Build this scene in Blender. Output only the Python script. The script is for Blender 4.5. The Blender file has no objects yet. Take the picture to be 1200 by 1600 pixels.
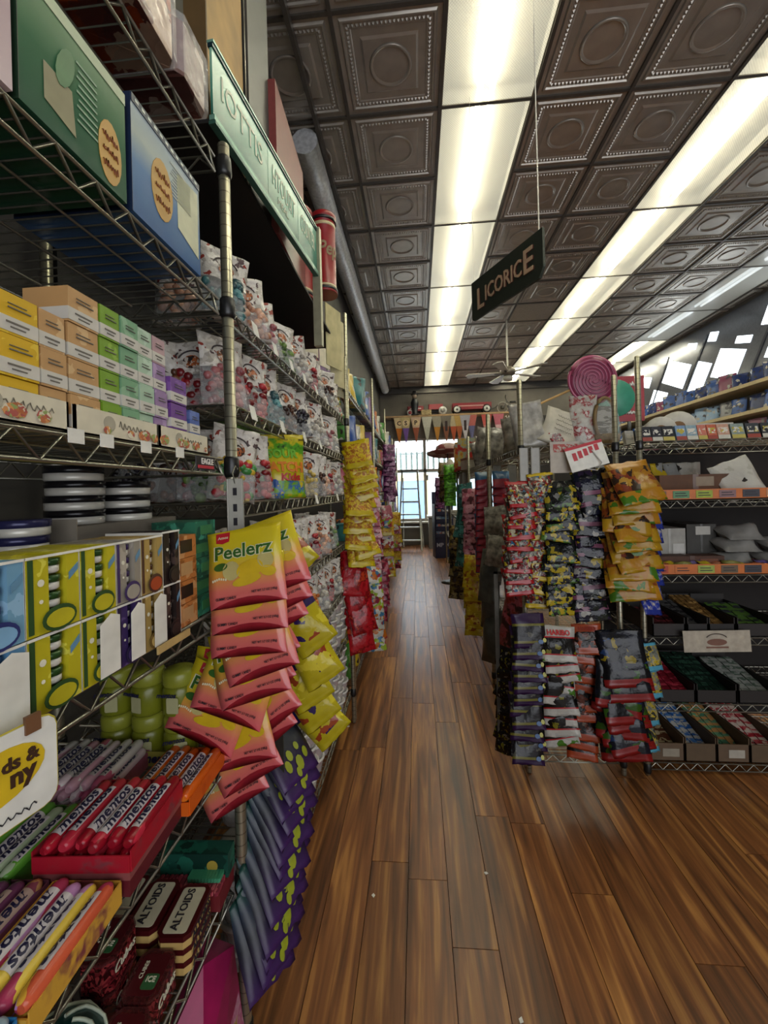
import bpy, math, random
from math import sin, cos, pi, radians, sqrt
from mathutils import Matrix, Vector, Euler
R = random.Random(7)
S = bpy.context.scene
COL = S.collection
# ---------------------------------------------------------------- camera
CAM_F, CAM_CX, CAM_CY, CAM_YAW, CAM_ROLL, CAM_H = 640.0, 600.0, 767.0, radians(4.7), 0.026, 1.4
cd = bpy.data.cameras.new('camera'); cam = bpy.data.objects.new('camera', cd); COL.objects.link(cam)
cd.sensor_fit = 'VERTICAL'; cd.sensor_height = 36; cd.lens = 36*CAM_F/1600
cd.shift_y = -(800-CAM_CY)/1600; cd.clip_start = .02; cd.clip_end = 200
cam.matrix_world = Matrix.Translation((0, 0, CAM_H)) @ Matrix.Rotation(CAM_YAW, 4, 'Z') @ Matrix.Rotation(pi/2, 4, 'X') @ Matrix.Rotation(-CAM_ROLL, 4, 'Z')
S.camera = cam
# ---------------------------------------------------------------- view and world
S.view_settings.view_transform = 'Standard'; S.view_settings.look = 'None'
S.view_settings.gamma = 1; S.view_settings.use_curve_mapping = False
S.view_settings.exposure = 0.6
W = bpy.data.worlds.new('world'); S.world = W; W.use_nodes = True
bg = W.node_tree.nodes['Background']; bg.inputs[0].default_value = (.80, .90, 1, 1); bg.inputs[1].default_value = 10.0
# pixel -> point on a plane that the thing touches
_fw = Vector((-sin(CAM_YAW), cos(CAM_YAW), 0)); _rt = Vector((cos(CAM_YAW), sin(CAM_YAW), 0)); _up = Vector((0, 0, 1))
def ray(px, py):
    X, Y = px-CAM_CX, py-CAM_CY; c, s = cos(CAM_ROLL), sin(CAM_ROLL)
    return _rt*((X*c-Y*s)/CAM_F) - _up*((X*s+Y*c)/CAM_F) + _fw
def atX(px, py, v): d = ray(px, py); t = v/d.x; return Vector((0, 0, CAM_H)) + d*t
def atY(px, py, v): d = ray(px, py); t = v/d.y; return Vector((0, 0, CAM_H)) + d*t
def atZ(px, py, v): d = ray(px, py); t = (v-CAM_H)/d.z; return Vector((0, 0, CAM_H)) + d*t
# ---------------------------------------------------------------- materials
def lin(h):
    if isinstance(h, (tuple, list)): return tuple(h)[:3]
    h = h.lstrip('#'); v = [int(h[i:i+2], 16)/255 for i in (0, 2, 4)]
    return tuple(x/12.92 if x <= .04045 else ((x+.055)/1.055)**2.4 for x in v)
_m = {}
def _new(k):
    m = bpy.data.materials.new(k); m.use_nodes = True; nt = m.node_tree
    return m, nt, nt.nodes, nt.links, nt.nodes['Principled BSDF']
def M(k, col='#888888', rough=.5, metal=0., var=.06, scale=30., bump=0., spec=.5, alpha=1., coat=0.):
    """plain surface with a little procedural mottling"""
    if k in _m: return _m[k]
    m, nt, N, L, b = _new(k); c = lin(col)
    b.inputs['Roughness'].default_value = rough; b.inputs['Metallic'].default_value = metal
    b.inputs['Specular IOR Level'].default_value = spec; b.inputs['Alpha'].default_value = alpha
    b.inputs['Coat Weight'].default_value = coat
    tc = N.new('ShaderNodeTexCoord'); n = N.new('ShaderNodeTexNoise'); n.inputs['Scale'].default_value = scale
    L.new(tc.outputs['Object'], n.inputs['Vector'])
    r = N.new('ShaderNodeValToRGB'); r.color_ramp.elements[0].position = .3; r.color_ramp.elements[1].position = .7
    r.color_ramp.elements[0].color = (*[x*(1-var*2) for x in c], 1); r.color_ramp.elements[1].color = (*[min(1, x*(1+var)) for x in c], 1)
    L.new(n.outputs['Fac'], r.inputs[0]); L.new(r.outputs[0], b.inputs['Base Color'])
    if bump:
        u = N.new('ShaderNodeBump'); u.inputs['Strength'].default_value = bump; u.inputs['Distance'].default_value = .004
        L.new(n.outputs['Fac'], u.inputs['Height']); L.new(u.outputs[0], b.inputs['Normal'])
    _m[k] = m; return m
def PR(k, cols, scale=40., rough=.3, stretch=(1, 1, 1), weights=None, bump=.25, kind='V', metal=0.):
    """busy printed packaging: patches of several inks, each copy offset"""
    if k in _m: return _m[k]
    m, nt, N, L, b = _new(k); b.inputs['Roughness'].default_value = rough; b.inputs['Metallic'].default_value = metal
    tc = N.new('ShaderNodeTexCoord'); oi = N.new('ShaderNodeObjectInfo')
    mp = N.new('ShaderNodeMapping'); mp.inputs['Scale'].default_value = stretch
    ad = N.new('ShaderNodeVectorMath'); ad.operation = 'ADD'
    ml = N.new('ShaderNodeMath'); ml.operation = 'MULTIPLY'; ml.inputs[1].default_value = 17.3
    L.new(oi.outputs['Random'], ml.inputs[0]); L.new(tc.outputs['Object'], mp.inputs[0])
    L.new(mp.outputs[0], ad.inputs[0]); L.new(ml.outputs[0], ad.inputs[1])
    if kind == 'V':
        t = N.new('ShaderNodeTexVoronoi'); t.inputs['Scale'].default_value = scale
        sp = N.new('ShaderNodeSeparateColor'); L.new(t.outputs['Color'], sp.inputs[0]); src = sp.outputs[0]
    else:
        t = N.new('ShaderNodeTexNoise'); t.inputs['Scale'].default_value = scale; t.inputs['Detail'].default_value = 3
        mr = N.new('ShaderNodeMapRange'); mr.inputs[1].default_value = .3; mr.inputs[2].default_value = .7
        L.new(t.outputs['Fac'], mr.inputs[0]); src = mr.outputs[0]
    dn = N.new('ShaderNodeTexNoise'); dn.inputs['Scale'].default_value = 45; L.new(ad.outputs[0], dn.inputs['Vector'])
    ds = N.new('ShaderNodeVectorMath'); ds.operation = 'SCALE'; ds.inputs['Scale'].default_value = .035; L.new(dn.outputs['Color'], ds.inputs[0])
    da = N.new('ShaderNodeVectorMath'); da.operation = 'ADD'; L.new(ad.outputs[0], da.inputs[0]); L.new(ds.outputs[0], da.inputs[1])
    b.inputs['Specular IOR Level'].default_value = .35
    L.new(da.outputs[0], t.inputs['Vector'])
    r = N.new('ShaderNodeValToRGB'); r.color_ramp.interpolation = 'CONSTANT' if kind == 'V' else 'EASE'; e = r.color_ramp.elements
    w = weights or [1]*len(cols); tot = sum(w); acc = 0
    for i, c in enumerate(cols):
        p = acc/tot; acc += w[i]
        if i == 0: e[0].position = 0; el = e[0]
        elif i == 1: e[1].position = p; el = e[1]
        else: el = e.new(p)
        el.color = (*lin(c), 1)
    L.new(src, r.inputs[0]); L.new(r.outputs[0], b.inputs['Base Color'])
    if bump:
        n2 = N.new('ShaderNodeTexNoise'); n2.inputs['Scale'].default_value = 55
        L.new(ad.outputs[0], n2.inputs['Vector'])
        u = N.new('ShaderNodeBump'); u.inputs['Strength'].default_value = bump; u.inputs['Distance'].default_value = .006
        L.new(n2.outputs['Fac'], u.inputs['Height']); L.new(u.outputs[0], b.inputs['Normal'])
    _m[k] = m; return m
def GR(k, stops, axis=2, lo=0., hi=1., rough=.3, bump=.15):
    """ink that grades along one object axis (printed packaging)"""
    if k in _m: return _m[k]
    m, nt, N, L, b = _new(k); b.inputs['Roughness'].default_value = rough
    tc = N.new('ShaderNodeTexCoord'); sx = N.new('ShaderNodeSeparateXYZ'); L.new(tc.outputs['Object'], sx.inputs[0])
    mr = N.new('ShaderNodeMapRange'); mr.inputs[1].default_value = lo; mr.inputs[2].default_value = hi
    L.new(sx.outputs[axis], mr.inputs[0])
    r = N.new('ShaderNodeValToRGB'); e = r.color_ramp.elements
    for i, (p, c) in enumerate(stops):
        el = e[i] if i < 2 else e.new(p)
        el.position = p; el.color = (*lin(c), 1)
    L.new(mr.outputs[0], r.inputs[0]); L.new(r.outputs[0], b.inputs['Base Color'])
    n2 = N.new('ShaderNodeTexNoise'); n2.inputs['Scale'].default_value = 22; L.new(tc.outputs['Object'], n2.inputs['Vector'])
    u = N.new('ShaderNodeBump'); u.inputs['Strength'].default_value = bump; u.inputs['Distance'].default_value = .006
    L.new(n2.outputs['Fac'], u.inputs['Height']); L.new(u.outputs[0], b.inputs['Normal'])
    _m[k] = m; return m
def EM(k, col, e):
    if k in _m: return _m[k]
    m, nt, N, L, b = _new(k); b.inputs['Base Color'].default_value = (*lin(col), 1)
    b.inputs['Emission Color'].default_value = (*lin(col), 1); b.inputs['Emission Strength'].default_value = e
    _m[k] = m; return m
def FILM(k='clear_film', tint='#f2f4f2', alpha=.22, rough=.08):
    if k in _m: return _m[k]
    m, nt, N, L, b = _new(k)
    b.inputs['Base Color'].default_value = (*lin(tint), 1); b.inputs['Roughness'].default_value = rough
    b.inputs['Alpha'].default_value = alpha
    b.inputs['Specular IOR Level'].default_value = .9
    tc = N.new('ShaderNodeTexCoord'); n = N.new('ShaderNodeTexNoise'); n.inputs['Scale'].default_value = 34
    L.new(tc.outputs['Object'], n.inputs['Vector'])
    u = N.new('ShaderNodeBump'); u.inputs['Strength'].default_value = .7; u.inputs['Distance'].default_value = .008
    L.new(n.outputs['Fac'], u.inputs['Height']); L.new(u.outputs[0], b.inputs['Normal'])
    _m[k] = m; return m
# ---------------------------------------------------------------- mesh builder
class MB:
    def __init__(s): s.v = []; s.f = []; s.m = []; s.sm = []
    def quad(s, a, b, c, d, mi=0):
        i = len(s.v); s.v += [tuple(a), tuple(b), tuple(c), tuple(d)]; s.f.append((i, i+1, i+2, i+3)); s.m.append(mi); s.sm.append(False); return s
    def box(s, x0, x1, y0, y1, z0, z1, mi=0, front=None, top=None):
        i = len(s.v)
        s.v += [(x0,y0,z0),(x1,y0,z0),(x1,y1,z0),(x0,y1,z0),(x0,y0,z1),(x1,y0,z1),(x1,y1,z1),(x0,y1,z1)]
        for k, q in enumerate(((0,3,2,1),(4,5,6,7),(0,1,5,4),(1,2,6,5),(2,3,7,6),(3,0,4,7))):
            s.f.append(tuple(i+j for j in q)); s.sm.append(False)
            s.m.append(front if (k == 2 and front is not None) else top if (k == 1 and top is not None) else mi)
        return s
    def rbox(s, x0, x1, y0, y1, z0, z1, c, mi=0):
        """box with chamfered vertical edges"""
        p = [(x0+c,y0),(x1-c,y0),(x1,y0+c),(x1,y1-c),(x1-c,y1),(x0+c,y1),(x0,y1-c),(x0,y0+c)]
        return s.prism(p, z0, z1, mi)
    def prism(s, pts, z0, z1, mi=0, M4=None):
        i = len(s.v); n = len(pts)
        a = [(x,y,z0) for x,y in pts] + [(x,y,z1) for x,y in pts]
        if M4: a = [tuple(M4 @ Vector(p)) for p in a]
        s.v += a
        s.f.append(tuple(i+j for j in range(n))[::-1]); s.f.append(tuple(i+n+j for j in range(n)))
        for j in range(n): s.f.append((i+j, i+(j+1)%n, i+n+(j+1)%n, i+n+j))
        s.m += [mi]*(n+2); s.sm += [False]*(n+2); return s
    def tube(s, path, r, n=6, mi=0, closed=False, caps=True):
        path = [Vector(p) for p in path]; i0 = len(s.v); K = len(path)
        rr = r if isinstance(r, (list, tuple)) else [r]*K
        for k, p in enumerate(path):
            a = path[(k-1) % K] if (k > 0 or closed) else p; b = path[(k+1) % K] if (k < K-1 or closed) else p
            t = (b-a).normalized(); h = Vector((0,0,1)) if abs(t.z) < .9 else Vector((1,0,0))
            u = t.cross(h).normalized(); w = t.cross(u)
            for j in range(n):
                an = 2*pi*j/n; s.v.append(tuple(p + u*cos(an)*rr[k] + w*sin(an)*rr[k]))
        for k in range(K if closed else K-1):
            for j in range(n):
                a = i0+k*n; b = i0+((k+1)%K)*n
                s.f.append((a+j, a+(j+1)%n, b+(j+1)%n, b+j)); s.m.append(mi); s.sm.append(True)
        if caps and not closed:
            s.f.append(tuple(i0+j for j in range(n))); s.f.append(tuple(i0+(K-1)*n+j for j in range(n))[::-1]); s.m += [mi, mi]; s.sm += [False]*2
        return s
    def lathe(s, prof, n=16, c=(0,0,0), mi=0, mis=None, axis='Z'):
        i0 = len(s.v); K = len(prof)
        for (r, z) in prof:
            for j in range(n):
                a = 2*pi*j/n; p = (r*cos(a), r*sin(a), z)
                if axis == 'Y': p = (p[0], -p[2], p[1])
                if axis == 'X': p = (p[2], p[0], p[1])
                s.v.append((c[0]+p[0], c[1]+p[1], c[2]+p[2]))
        for k in range(K-1):
            for j in range(n):
                a = i0+k*n; b = a+n
                s.f.append((a+j, a+(j+1)%n, b+(j+1)%n, b+j)); s.m.append(mis[k] if mis else mi); s.sm.append(True)
        s.f.append(tuple(i0+j for j in range(n))[::-1]); s.f.append(tuple(i0+(K-1)*n+j for j in range(n)))
        s.m += [mis[0] if mis else mi, mis[-1] if mis else mi]; s.sm += [False]*2; return s
    def ball(s, c, r, n=6, k=4, mi=0, sq=(1,1,1)):
        pr = [(sin(pi*(q+.02)/(k+.04)), -cos(pi*(q+.02)/(k+.04))) for q in range(k+1)]
        i0 = len(s.v); s.lathe([(a*r, b*r) for a, b in pr], n, (0,0,0), mi)
        for q in range(i0, len(s.v)):
            v = s.v[q]; s.v[q] = (c[0]+v[0]*sq[0], c[1]+v[1]*sq[1], c[2]+v[2]*sq[2])
        return s
    def mesh(s, name, mats, smooth=None):
        me = bpy.data.meshes.new(name); me.from_pydata(s.v, [], s.f)
        for m in (mats if isinstance(mats, (list, tuple)) else [mats]): me.materials.append(m)
        me.polygons.foreach_set('material_index', s.m)
        me.polygons.foreach_set('use_smooth', s.sm if smooth is None else [smooth]*len(s.f))
        me.update(); return me
def obj(name, me, parent=None, loc=(0,0,0), rot=(0,0,0), sc=None):
    o = bpy.data.objects.new(name, me); COL.objects.link(o); o.location = loc; o.rotation_euler = rot
    if sc: o.scale = sc if isinstance(sc, (tuple, list)) else (sc,)*3
    if parent: o.parent = parent
    return o
def tag(o, label=None, cat=None, group=None, kind=None):
    if label: o['label'] = label
    if cat: o['category'] = cat
    if group: o['group'] = group
    if kind: o['kind'] = kind
    return o
def thing(name, label, cat, loc=(0,0,0), rot=(0,0,0), group=None, me=None, parts=(), sc=None):
    """top-level thing: a mesh or an Empty; parts = (name, mesh, loc, rot, kind, subparts)"""
    o = obj(name, me, None, loc, rot, sc); tag(o, label, cat, group)
    addparts(o, parts); return o
def addparts(o, parts):
    for p in parts:
        p = list(p) + [None]*(6-len(p))
        c = obj(p[0], p[1], o, p[2] or (0,0,0), p[3] or (0,0,0))
        if p[4]: c['kind'] = p[4]
        for q in (p[5] or ()):
            q = list(q) + [None]*(4-len(q)); obj(q[0], q[1], c, q[2] or (0,0,0), q[3] or (0,0,0))
def struct(name, me, parent=None, loc=(0,0,0), rot=(0,0,0)):
    o = obj(name, me, parent, loc, rot)
    if parent is None: o['kind'] = 'structure'
    return o
_tx = {}
def text(body, size, mat, bold=.0, shear=0., ext=.0006, wid=None, drape=None, spacing=1.):
    """lettering mesh in the XZ plane, centred, facing -Y"""
    k = (body, size, mat.name, bold, shear, ext, wid, bool(drape), spacing)
    if k in _tx: return _tx[k]
    cu = bpy.data.curves.new('lettering', 'FONT'); cu.body = body; cu.size = size; cu.extrude = ext; cu.resolution_u = 2
    cu.offset = bold*size; cu.shear = shear; cu.align_x = 'CENTER'; cu.align_y = 'CENTER'; cu.space_character = spacing
    o = bpy.data.objects.new('lettering', cu); COL.objects.link(o)
    dg = bpy.context.evaluated_depsgraph_get(); dg.update()
    me = bpy.data.meshes.new_from_object(o.evaluated_get(dg)); bpy.data.objects.remove(o); bpy.data.curves.remove(cu)
    xs = [v.co.x for v in me.vertices] or [0]; ys = [v.co.y for v in me.vertices] or [0]
    cx, cy = (min(xs)+max(xs))/2, (min(ys)+max(ys))/2; s = (wid/(max(xs)-min(xs))) if wid else 1
    for v in me.vertices:
        x, y, z = v.co; X, Z = (x-cx)*s, (y-cy)
        v.co = (X, -z + (drape(X, Z) if drape else 0), Z)
    me.materials.clear(); me.materials.append(mat); me.name = 'lettering'; _tx[k] = me; return me
def flat(pts, mat, th=.0006, name='print', drape=None):
    """thin printed shape in the XZ plane facing -Y"""
    mb = MB(); n = len(pts)
    mb.v = [(x, -th+(drape(x, z) if drape else 0), z) for x, z in pts]+[(x, (drape(x, z) if drape else 0), z) for x, z in pts]
    mb.f = [tuple(range(n)), tuple(range(n, 2*n))[::-1]]+[(j, n+j, n+(j+1)%n, (j+1)%n) for j in range(n)]
    mb.m = [0]*len(mb.f); mb.sm = [False]*len(mb.f)
    return mb.mesh(name, mat)
def ell(cx, cz, a, b, n=14, rot=0):
    return [(cx+a*cos(t)*cos(rot)-b*sin(t)*sin(rot), cz+a*cos(t)*sin(rot)+b*sin(t)*cos(rot)) for t in (2*pi*i/n for i in range(n))]
def rrect(x0, x1, z0, z1, r, n=3):
    p = []
    for cx, cz, a0 in ((x1-r, z0+r, -pi/2), (x1-r, z1-r, 0), (x0+r, z1-r, pi/2), (x0+r, z0+r, pi)):
        for i in range(n+1):
            a = a0+i*pi/2/n; p.append((cx+r*cos(a), cz+r*sin(a)))
    return p
def bagf(w, h, t, u, v, flatbase=False, rip=0., seed=0):
    """half thickness of a filled bag; u,v in 0..1, v from the top"""
    a = max(0., 1-(2*u-1)**4)**.8
    b = sin(pi*min(1, max(0, (v-.06)/.88)))**.6 if 0.06 < v < .94 else 0.
    if flatbase: b = min(1, max(0., (v-.1)/.55))**.9 if v < .99 else .9
    r = rip*(sin(7*u+seed)+sin(9*v+2*seed)*.8+sin(13*u*v+seed))*a*b
    return max(.0008, t/2*a*b + r)
def bagbend(u, v, bend, seed): return bend*(sin(3*v+seed)*.5 + (2*u-1)*.5*sin(2*pi*v+seed))
_bg = {}
def bag(key, w, h, t, mats, bands=((1., 0),), seed=0, org='top', nx=6, ny=8, flatbase=False, rip=.0, jag=0., bend=0., backmi=None, arch=0., rimmi=None):
    if key in _bg: return _bg[key]
    vs = sorted(set([round(i/ny, 4) for i in range(ny+1)]+[round(b[0], 4) for b in bands]+[.06, .94]))
    mb = MB(); rr = random.Random(seed); zo = 0 if org == 'top' else h
    def P(u, v, s):
        d = bagf(w, h, t, u, v, flatbase, rip, seed)*s
        wz = 1-.05*sin(pi*v)*(1 if t > .02 else .3)
        x = (u-.5)*w*wz; z = zo-v*h
        if arch and s > 0 and v > .6: z += arch*(1-(2*u-1)**2)*((v-.6)/.4)**1.5
        if v in (0, 1.) and jag: z += jag*(rr.random()-.5)
        y = -d + bagbend(u, v, bend, seed)
        return (x, y, z)
    K = nx+1
    for s in (1, -1):
        o = len(mb.v)
        for v in vs:
            for i in range(K): mb.v.append(P(i/nx, v, s))
        for j in range(len(vs)-1):
            vm = (vs[j]+vs[j+1])/2; mi = next((b[1] for b in bands if vm <= b[0]+1e-6), bands[-1][1])
            if s < 0 and backmi is not None: mi = backmi
            for i in range(nx):
                a = o+j*K+i; q = (a, a+K, a+K+1, a+1)
                mb.f.append(q if s > 0 else q[::-1]); mb.m.append(mi); mb.sm.append(True)
    n = len(vs)*K
    rim = [i for i in range(K)]+[j*K+nx for j in range(1, len(vs))]+[(len(vs)-1)*K+i for i in range(nx-1, -1, -1)]+[j*K for j in range(len(vs)-2, 0, -1)]
    for a, b in zip(rim, rim[1:]+rim[:1]): mb.f.append((a, b, n+b, n+a)); mb.m.append(rimmi if rimmi is not None and a >= (len(vs)-1)*K and b >= (len(vs)-1)*K else 0); mb.sm.append(True)
    me = mb.mesh('bag_body', mats); _bg[key] = me; return me
ORD = ['first', 'second', 'third', 'fourth', 'fifth', 'sixth', 'seventh', 'eighth', 'ninth', 'tenth', 'eleventh', 'twelfth', 'thirteenth', 'fourteenth', 'fifteenth', 'sixteenth', 'seventeenth', 'eighteenth', 'nineteenth', 'twentieth', 'twenty-first', 'twenty-second', 'twenty-third', 'twenty-fourth', 'twenty-fifth', 'twenty-sixth', 'twenty-seventh']
STEEL = M('chromed_wire', '#9a988c', .28, .9, .05)
STEEL_D = M('dark_wire', '#55534c', .35, .8, .08)
WHITE = M('white_paper', '#d8d6cd', .7); BLACK = M('black_plastic', '#141414', .35); INK = M('ink_black', '#1c1a22', .6)
# ================================================================ the shell of the shop
XW0, XW1, YW0, YW1, ZC = -.91, 4.75, -2.2, 10.5, 4.0
TP = .625; TX0 = .215; TY0 = 2.815
wallm = M('wall_paint', '#4d4a44', .8, 0, .08, 6)
walld = M('wall_paint_back', '#6b655c', .85, 0, .08, 4)
struct('wall_left', MB().box(XW0-.1, XW0, YW0, YW1, 0, ZC+.12).mesh('wall_left', wallm))
struct('wall_right', MB().box(XW1, XW1+.1, YW0, YW1, 0, ZC+.12).mesh('wall_right', walld))
struct('wall_front', MB().box(XW0-.1, XW1+.1, YW0-.1, YW0, 0, ZC+.12).mesh('wall_front', walld))
# back wall with a window opening and a glazed door
b = MB(); y0, y1 = YW1, YW1+.14
WX0, WX1, WZ0, WZ1 = -.62, 2.1, .62, 2.72
b.box(XW0-.1, WX0, y0, y1, 0, ZC+.12); b.box(WX1, XW1+.1, y0, y1, 0, ZC+.12); b.box(WX0, WX1, y0, y1, WZ1, ZC+.12); b.box(WX0, WX1, y0, y1, 0, WZ0)
struct('wall_back', b.mesh('wall_back', walld))
# ---- floor: planks
def wood(k, c1, c2, c3):
    m, nt, N, L, bs = _new(k); tc = N.new('ShaderNodeTexCoord'); oi = N.new('ShaderNodeObjectInfo')
    mp = N.new('ShaderNodeMapping'); mp.inputs['Scale'].default_value = (22, 1.1, 1)
    ml = N.new('ShaderNodeMath'); ml.operation = 'MULTIPLY'; ml.inputs[1].default_value = 31.
    ad = N.new('ShaderNodeVectorMath'); ad.operation = 'ADD'
    L.new(oi.outputs['Random'], ml.inputs[0]); L.new(tc.outputs['Object'], mp.inputs[0]); L.new(mp.outputs[0], ad.inputs[0]); L.new(ml.outputs[0], ad.inputs[1])
    n = N.new('ShaderNodeTexNoise'); n.inputs['Scale'].default_value = 1.6; n.inputs['Detail'].default_value = 6; n.inputs['Distortion'].default_value = .6
    L.new(ad.outputs[0], n.inputs['Vector'])
    r = N.new('ShaderNodeValToRGB'); e = r.color_ramp.elements
    e[0].position = .30; e[0].color = (*lin(c1), 1); e[1].position = .52; e[1].color = (*lin(c2), 1); q = e.new(.72); q.color = (*lin(c3), 1)
    L.new(n.outputs['Fac'], r.inputs[0])
    # each plank a little lighter or darker
    hv = N.new('ShaderNodeHueSaturation'); mr = N.new('ShaderNodeMapRange'); mr.inputs[3].default_value = .82; mr.inputs[4].default_value = 1.2
    L.new(oi.outputs['Random'], mr.inputs[0]); L.new(mr.outputs[0], hv.inputs['Value']); L.new(r.outputs[0], hv.inputs['Color'])
    L.new(hv.outputs[0], bs.inputs['Base Color'])
    bs.inputs['Roughness'].default_value = .34
    u = N.new('ShaderNodeBump'); u.inputs['Strength'].default_value = .12; u.inputs['Distance'].default_value = .002
    L.new(n.outputs['Fac'], u.inputs['Height']); L.new(u.outputs[0], bs.inputs['Normal'])
    return m
PLANK = wood('plank_wood', '#482a16', '#7f4f2a', '#b37e42')
fl = struct('floor', MB().box(XW0-.1, XW1+.1, YW0-.1, YW1+.14, -.12, -.012).mesh('floor', M('subfloor', '#2a1a10', .8)))
pw, pl = .14, 1.22
def plank_mesh(l):
    c = .0012
    mb = MB(); mb.v = [(-pw/2, -l/2, -.0118), (pw/2, -l/2, -.0118), (pw/2, l/2, -.0118), (-pw/2, l/2, -.0118),
                       (-pw/2+c, -l/2+c, 0), (pw/2-c, -l/2+c, 0), (pw/2-c, l/2-c, 0), (-pw/2+c, l/2-c, 0)]
    mb.f = [(4,5,6,7),(0,1,5,4),(1,2,6,5),(2,3,7,6),(3,0,4,7)]; mb.m = [0]*5; mb.sm = [False]*5
    return mb
pm = plank_mesh(pl).mesh('plank', PLANK); rest = MB(); rp = random.Random(3)
nx = int((XW1-XW0)/pw)+1
for i in range(nx):
    x = XW0+pw*(i+.5); off = rp.random()*pl
    j = 0
    while YW0-pl+off+j*pl < YW1:
        y = YW0-pl+off+j*pl+pl/2; j += 1
        show = (-.6 < x < .66 and y > -.2) or (x >= .66 and x < 2.7 and -.2 < y < 3.2)
        if show and y+pl/2 < YW1+.1:
            obj('plank', pm, fl, (x, y, 0))
        else:
            a = plank_mesh(pl); o = len(rest.v)
            rest.v += [(X+x, min(YW1+.1, Y+y), Z) for X, Y, Z in a.v]; rest.f += [tuple(q+o for q in f) for f in a.f]; rest.m += a.m; rest.sm += a.sm
o = obj('plank_field', rest.mesh('plank_field', PLANK), fl); o['kind'] = 'stuff'
# ---- ceiling: pressed tin tiles hung in a grid
TIN = M('pressed_tin', '#aaa398', .32, .5, .06, 9, .05)
TIN_D = M('tin_bar', '#57524b', .45, .4)
ce = struct('ceiling', MB().box(XW0-.1, XW1+.1, YW0-.1, YW1+.14, ZC+.1, ZC+.2).mesh('ceiling', M('ceiling_void', '#2b2926', .9)))
def tile_mesh():
    mb = MB(); h = TP/2-.008
    def ringsq(a, za, b2, zb):
        i = len(mb.v)
        for r_, z in ((a, za), (b2, zb)): mb.v += [(-r_, -r_, z), (r_, -r_, z), (r_, r_, z), (-r_, r_, z)]
        for j in range(4): mb.f.append((i+j, i+4+j, i+4+(j+1)%4, i+(j+1)%4)); mb.m.append(0); mb.sm.append(False)
    prof = [(h, 0), (h-.030, .002), (h-.038, -.008), (h-.048, -.008), (h-.054, .001), (h-.088, .001), (h-.094, .006), (.168, .006), (.155, -.002)]
    for a, b2 in zip(prof, prof[1:]): ringsq(a[0], a[1], b2[0], b2[1])
    # centre: round boss inside the square panel
    n = 24; i = len(mb.v)
    pr = [(.130, -.002), (.124, -.011), (.115, -.011), (.108, -.001), (.0, -.001)]
    for r_, z in pr[:-1]:
        for j in range(n):
            a = 2*pi*j/n+pi/4*1.0; mb.v.append((r_*cos(a), r_*sin(a), z))
    mb.v.append((0, 0, pr[-1][1])); top = len(mb.v)-1
    for k in range(len(pr)-2):
        for j in range(n): mb.f.append((i+k*n+j, i+(k+1)*n+j, i+(k+1)*n+(j+1)%n, i+k*n+(j+1)%n)); mb.m.append(0); mb.sm.append(True)
    for j in range(n): mb.f.append((i+(len(pr)-2)*n+j, top, i+(len(pr)-2)*n+(j+1)%n)); mb.m.append(0); mb.sm.append(False)
    # flat between the boss and the square panel
    s0 = len(mb.v); mb.v += [(-.155, -.155, -.002), (.155, -.155, -.002), (.155, .155, -.002), (-.155, .155, -.002)]
    for q in range(4):  # quadrant fans
        a0 = {0: 5*n//8, 1: 7*n//8, 2: n//8, 3: 3*n//8}[q]
        # circle index whose angle points at this corner is offset by pi/4
        base = int(((-3*pi/4+q*pi/2)-pi/4)/(2*pi)*n) % n
        idx = [(base-n//8+t) % n for t in range(n//4+1)]
        for t in range(n//4): mb.f.append((s0+q, i+idx[t+1], i+idx[t])); mb.m.append(0); mb.sm.append(False)
        mb.f.append((s0+q, s0+(q+1) % 4, i+idx[-1])); mb.m.append(0); mb.sm.append(False)
    # row of beads
    e = h-.071; nb = 20
    for s in range(4):
        for t in range(nb):
            p = -e+(t+.5)*2*e/nb
            x, y = ((p, -e), (e, p), (-p, e), (-e, -p))[s]
            k = len(mb.v); w = .0085
            mb.v += [(x-w, y-w, .002), (x+w, y-w, .002), (x+w, y+w, .002), (x-w, y+w, .002), (x, y, -.011)]
            for f in ((0,1,4),(1,2,4),(2,3,4),(3,0,4)): mb.f.append(tuple(k+c for c in f)); mb.m.append(0); mb.sm.append(False)
    return mb
tm = tile_mesh().mesh('tile', TIN)
cols = {}
light_cols = (0, 3, 6)
row0, row1 = -8, 12
PLAIN = M('plain_panel', '#8a7f72', .8)
def tileX(c): return TX0+TP*(c+.5)
for c in range(-2, 8):
    for r_ in range(row0, row1+1):
        x, y = tileX(c), TY0+TP*(r_+.5)
        if c in light_cols or x < XW0-.25 or x > XW1+.2 or y < YW0-.2 or y > YW1+.1: continue
        if c == 2 and r_ == 5:
            obj('plain_tile', MB().box(-.305, .305, -.305, .305, -.004, .006).mesh('plain_tile', PLAIN), ce, (x, y, ZC)); continue
        obj('tile', tm, ce, (x, y, ZC))
for c in range(-1, 9):
    x = TX0+TP*c
    if XW0 < x < XW1: obj('grid_bar', MB().box(-.011, .011, YW0, YW1, -.016, .02).mesh('grid_bar', TIN_D), ce, (x, 0, ZC))
for r_ in range(row0, row1+1):
    y = TY0+TP*r_
    if YW0 < y < YW1:
        segs = [(XW0, tileX(0)-TP/2), (tileX(0)+TP/2, tileX(3)-TP/2), (tileX(3)+TP/2, tileX(6)-TP/2)]
        mb = MB()
        for a, b2 in segs: mb.box(a+.011, b2-.011, -.011, .011, -.012, .02)
        obj('grid_bar', mb.mesh('grid_bar', TIN_D), ce, (0, y, ZC))
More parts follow.
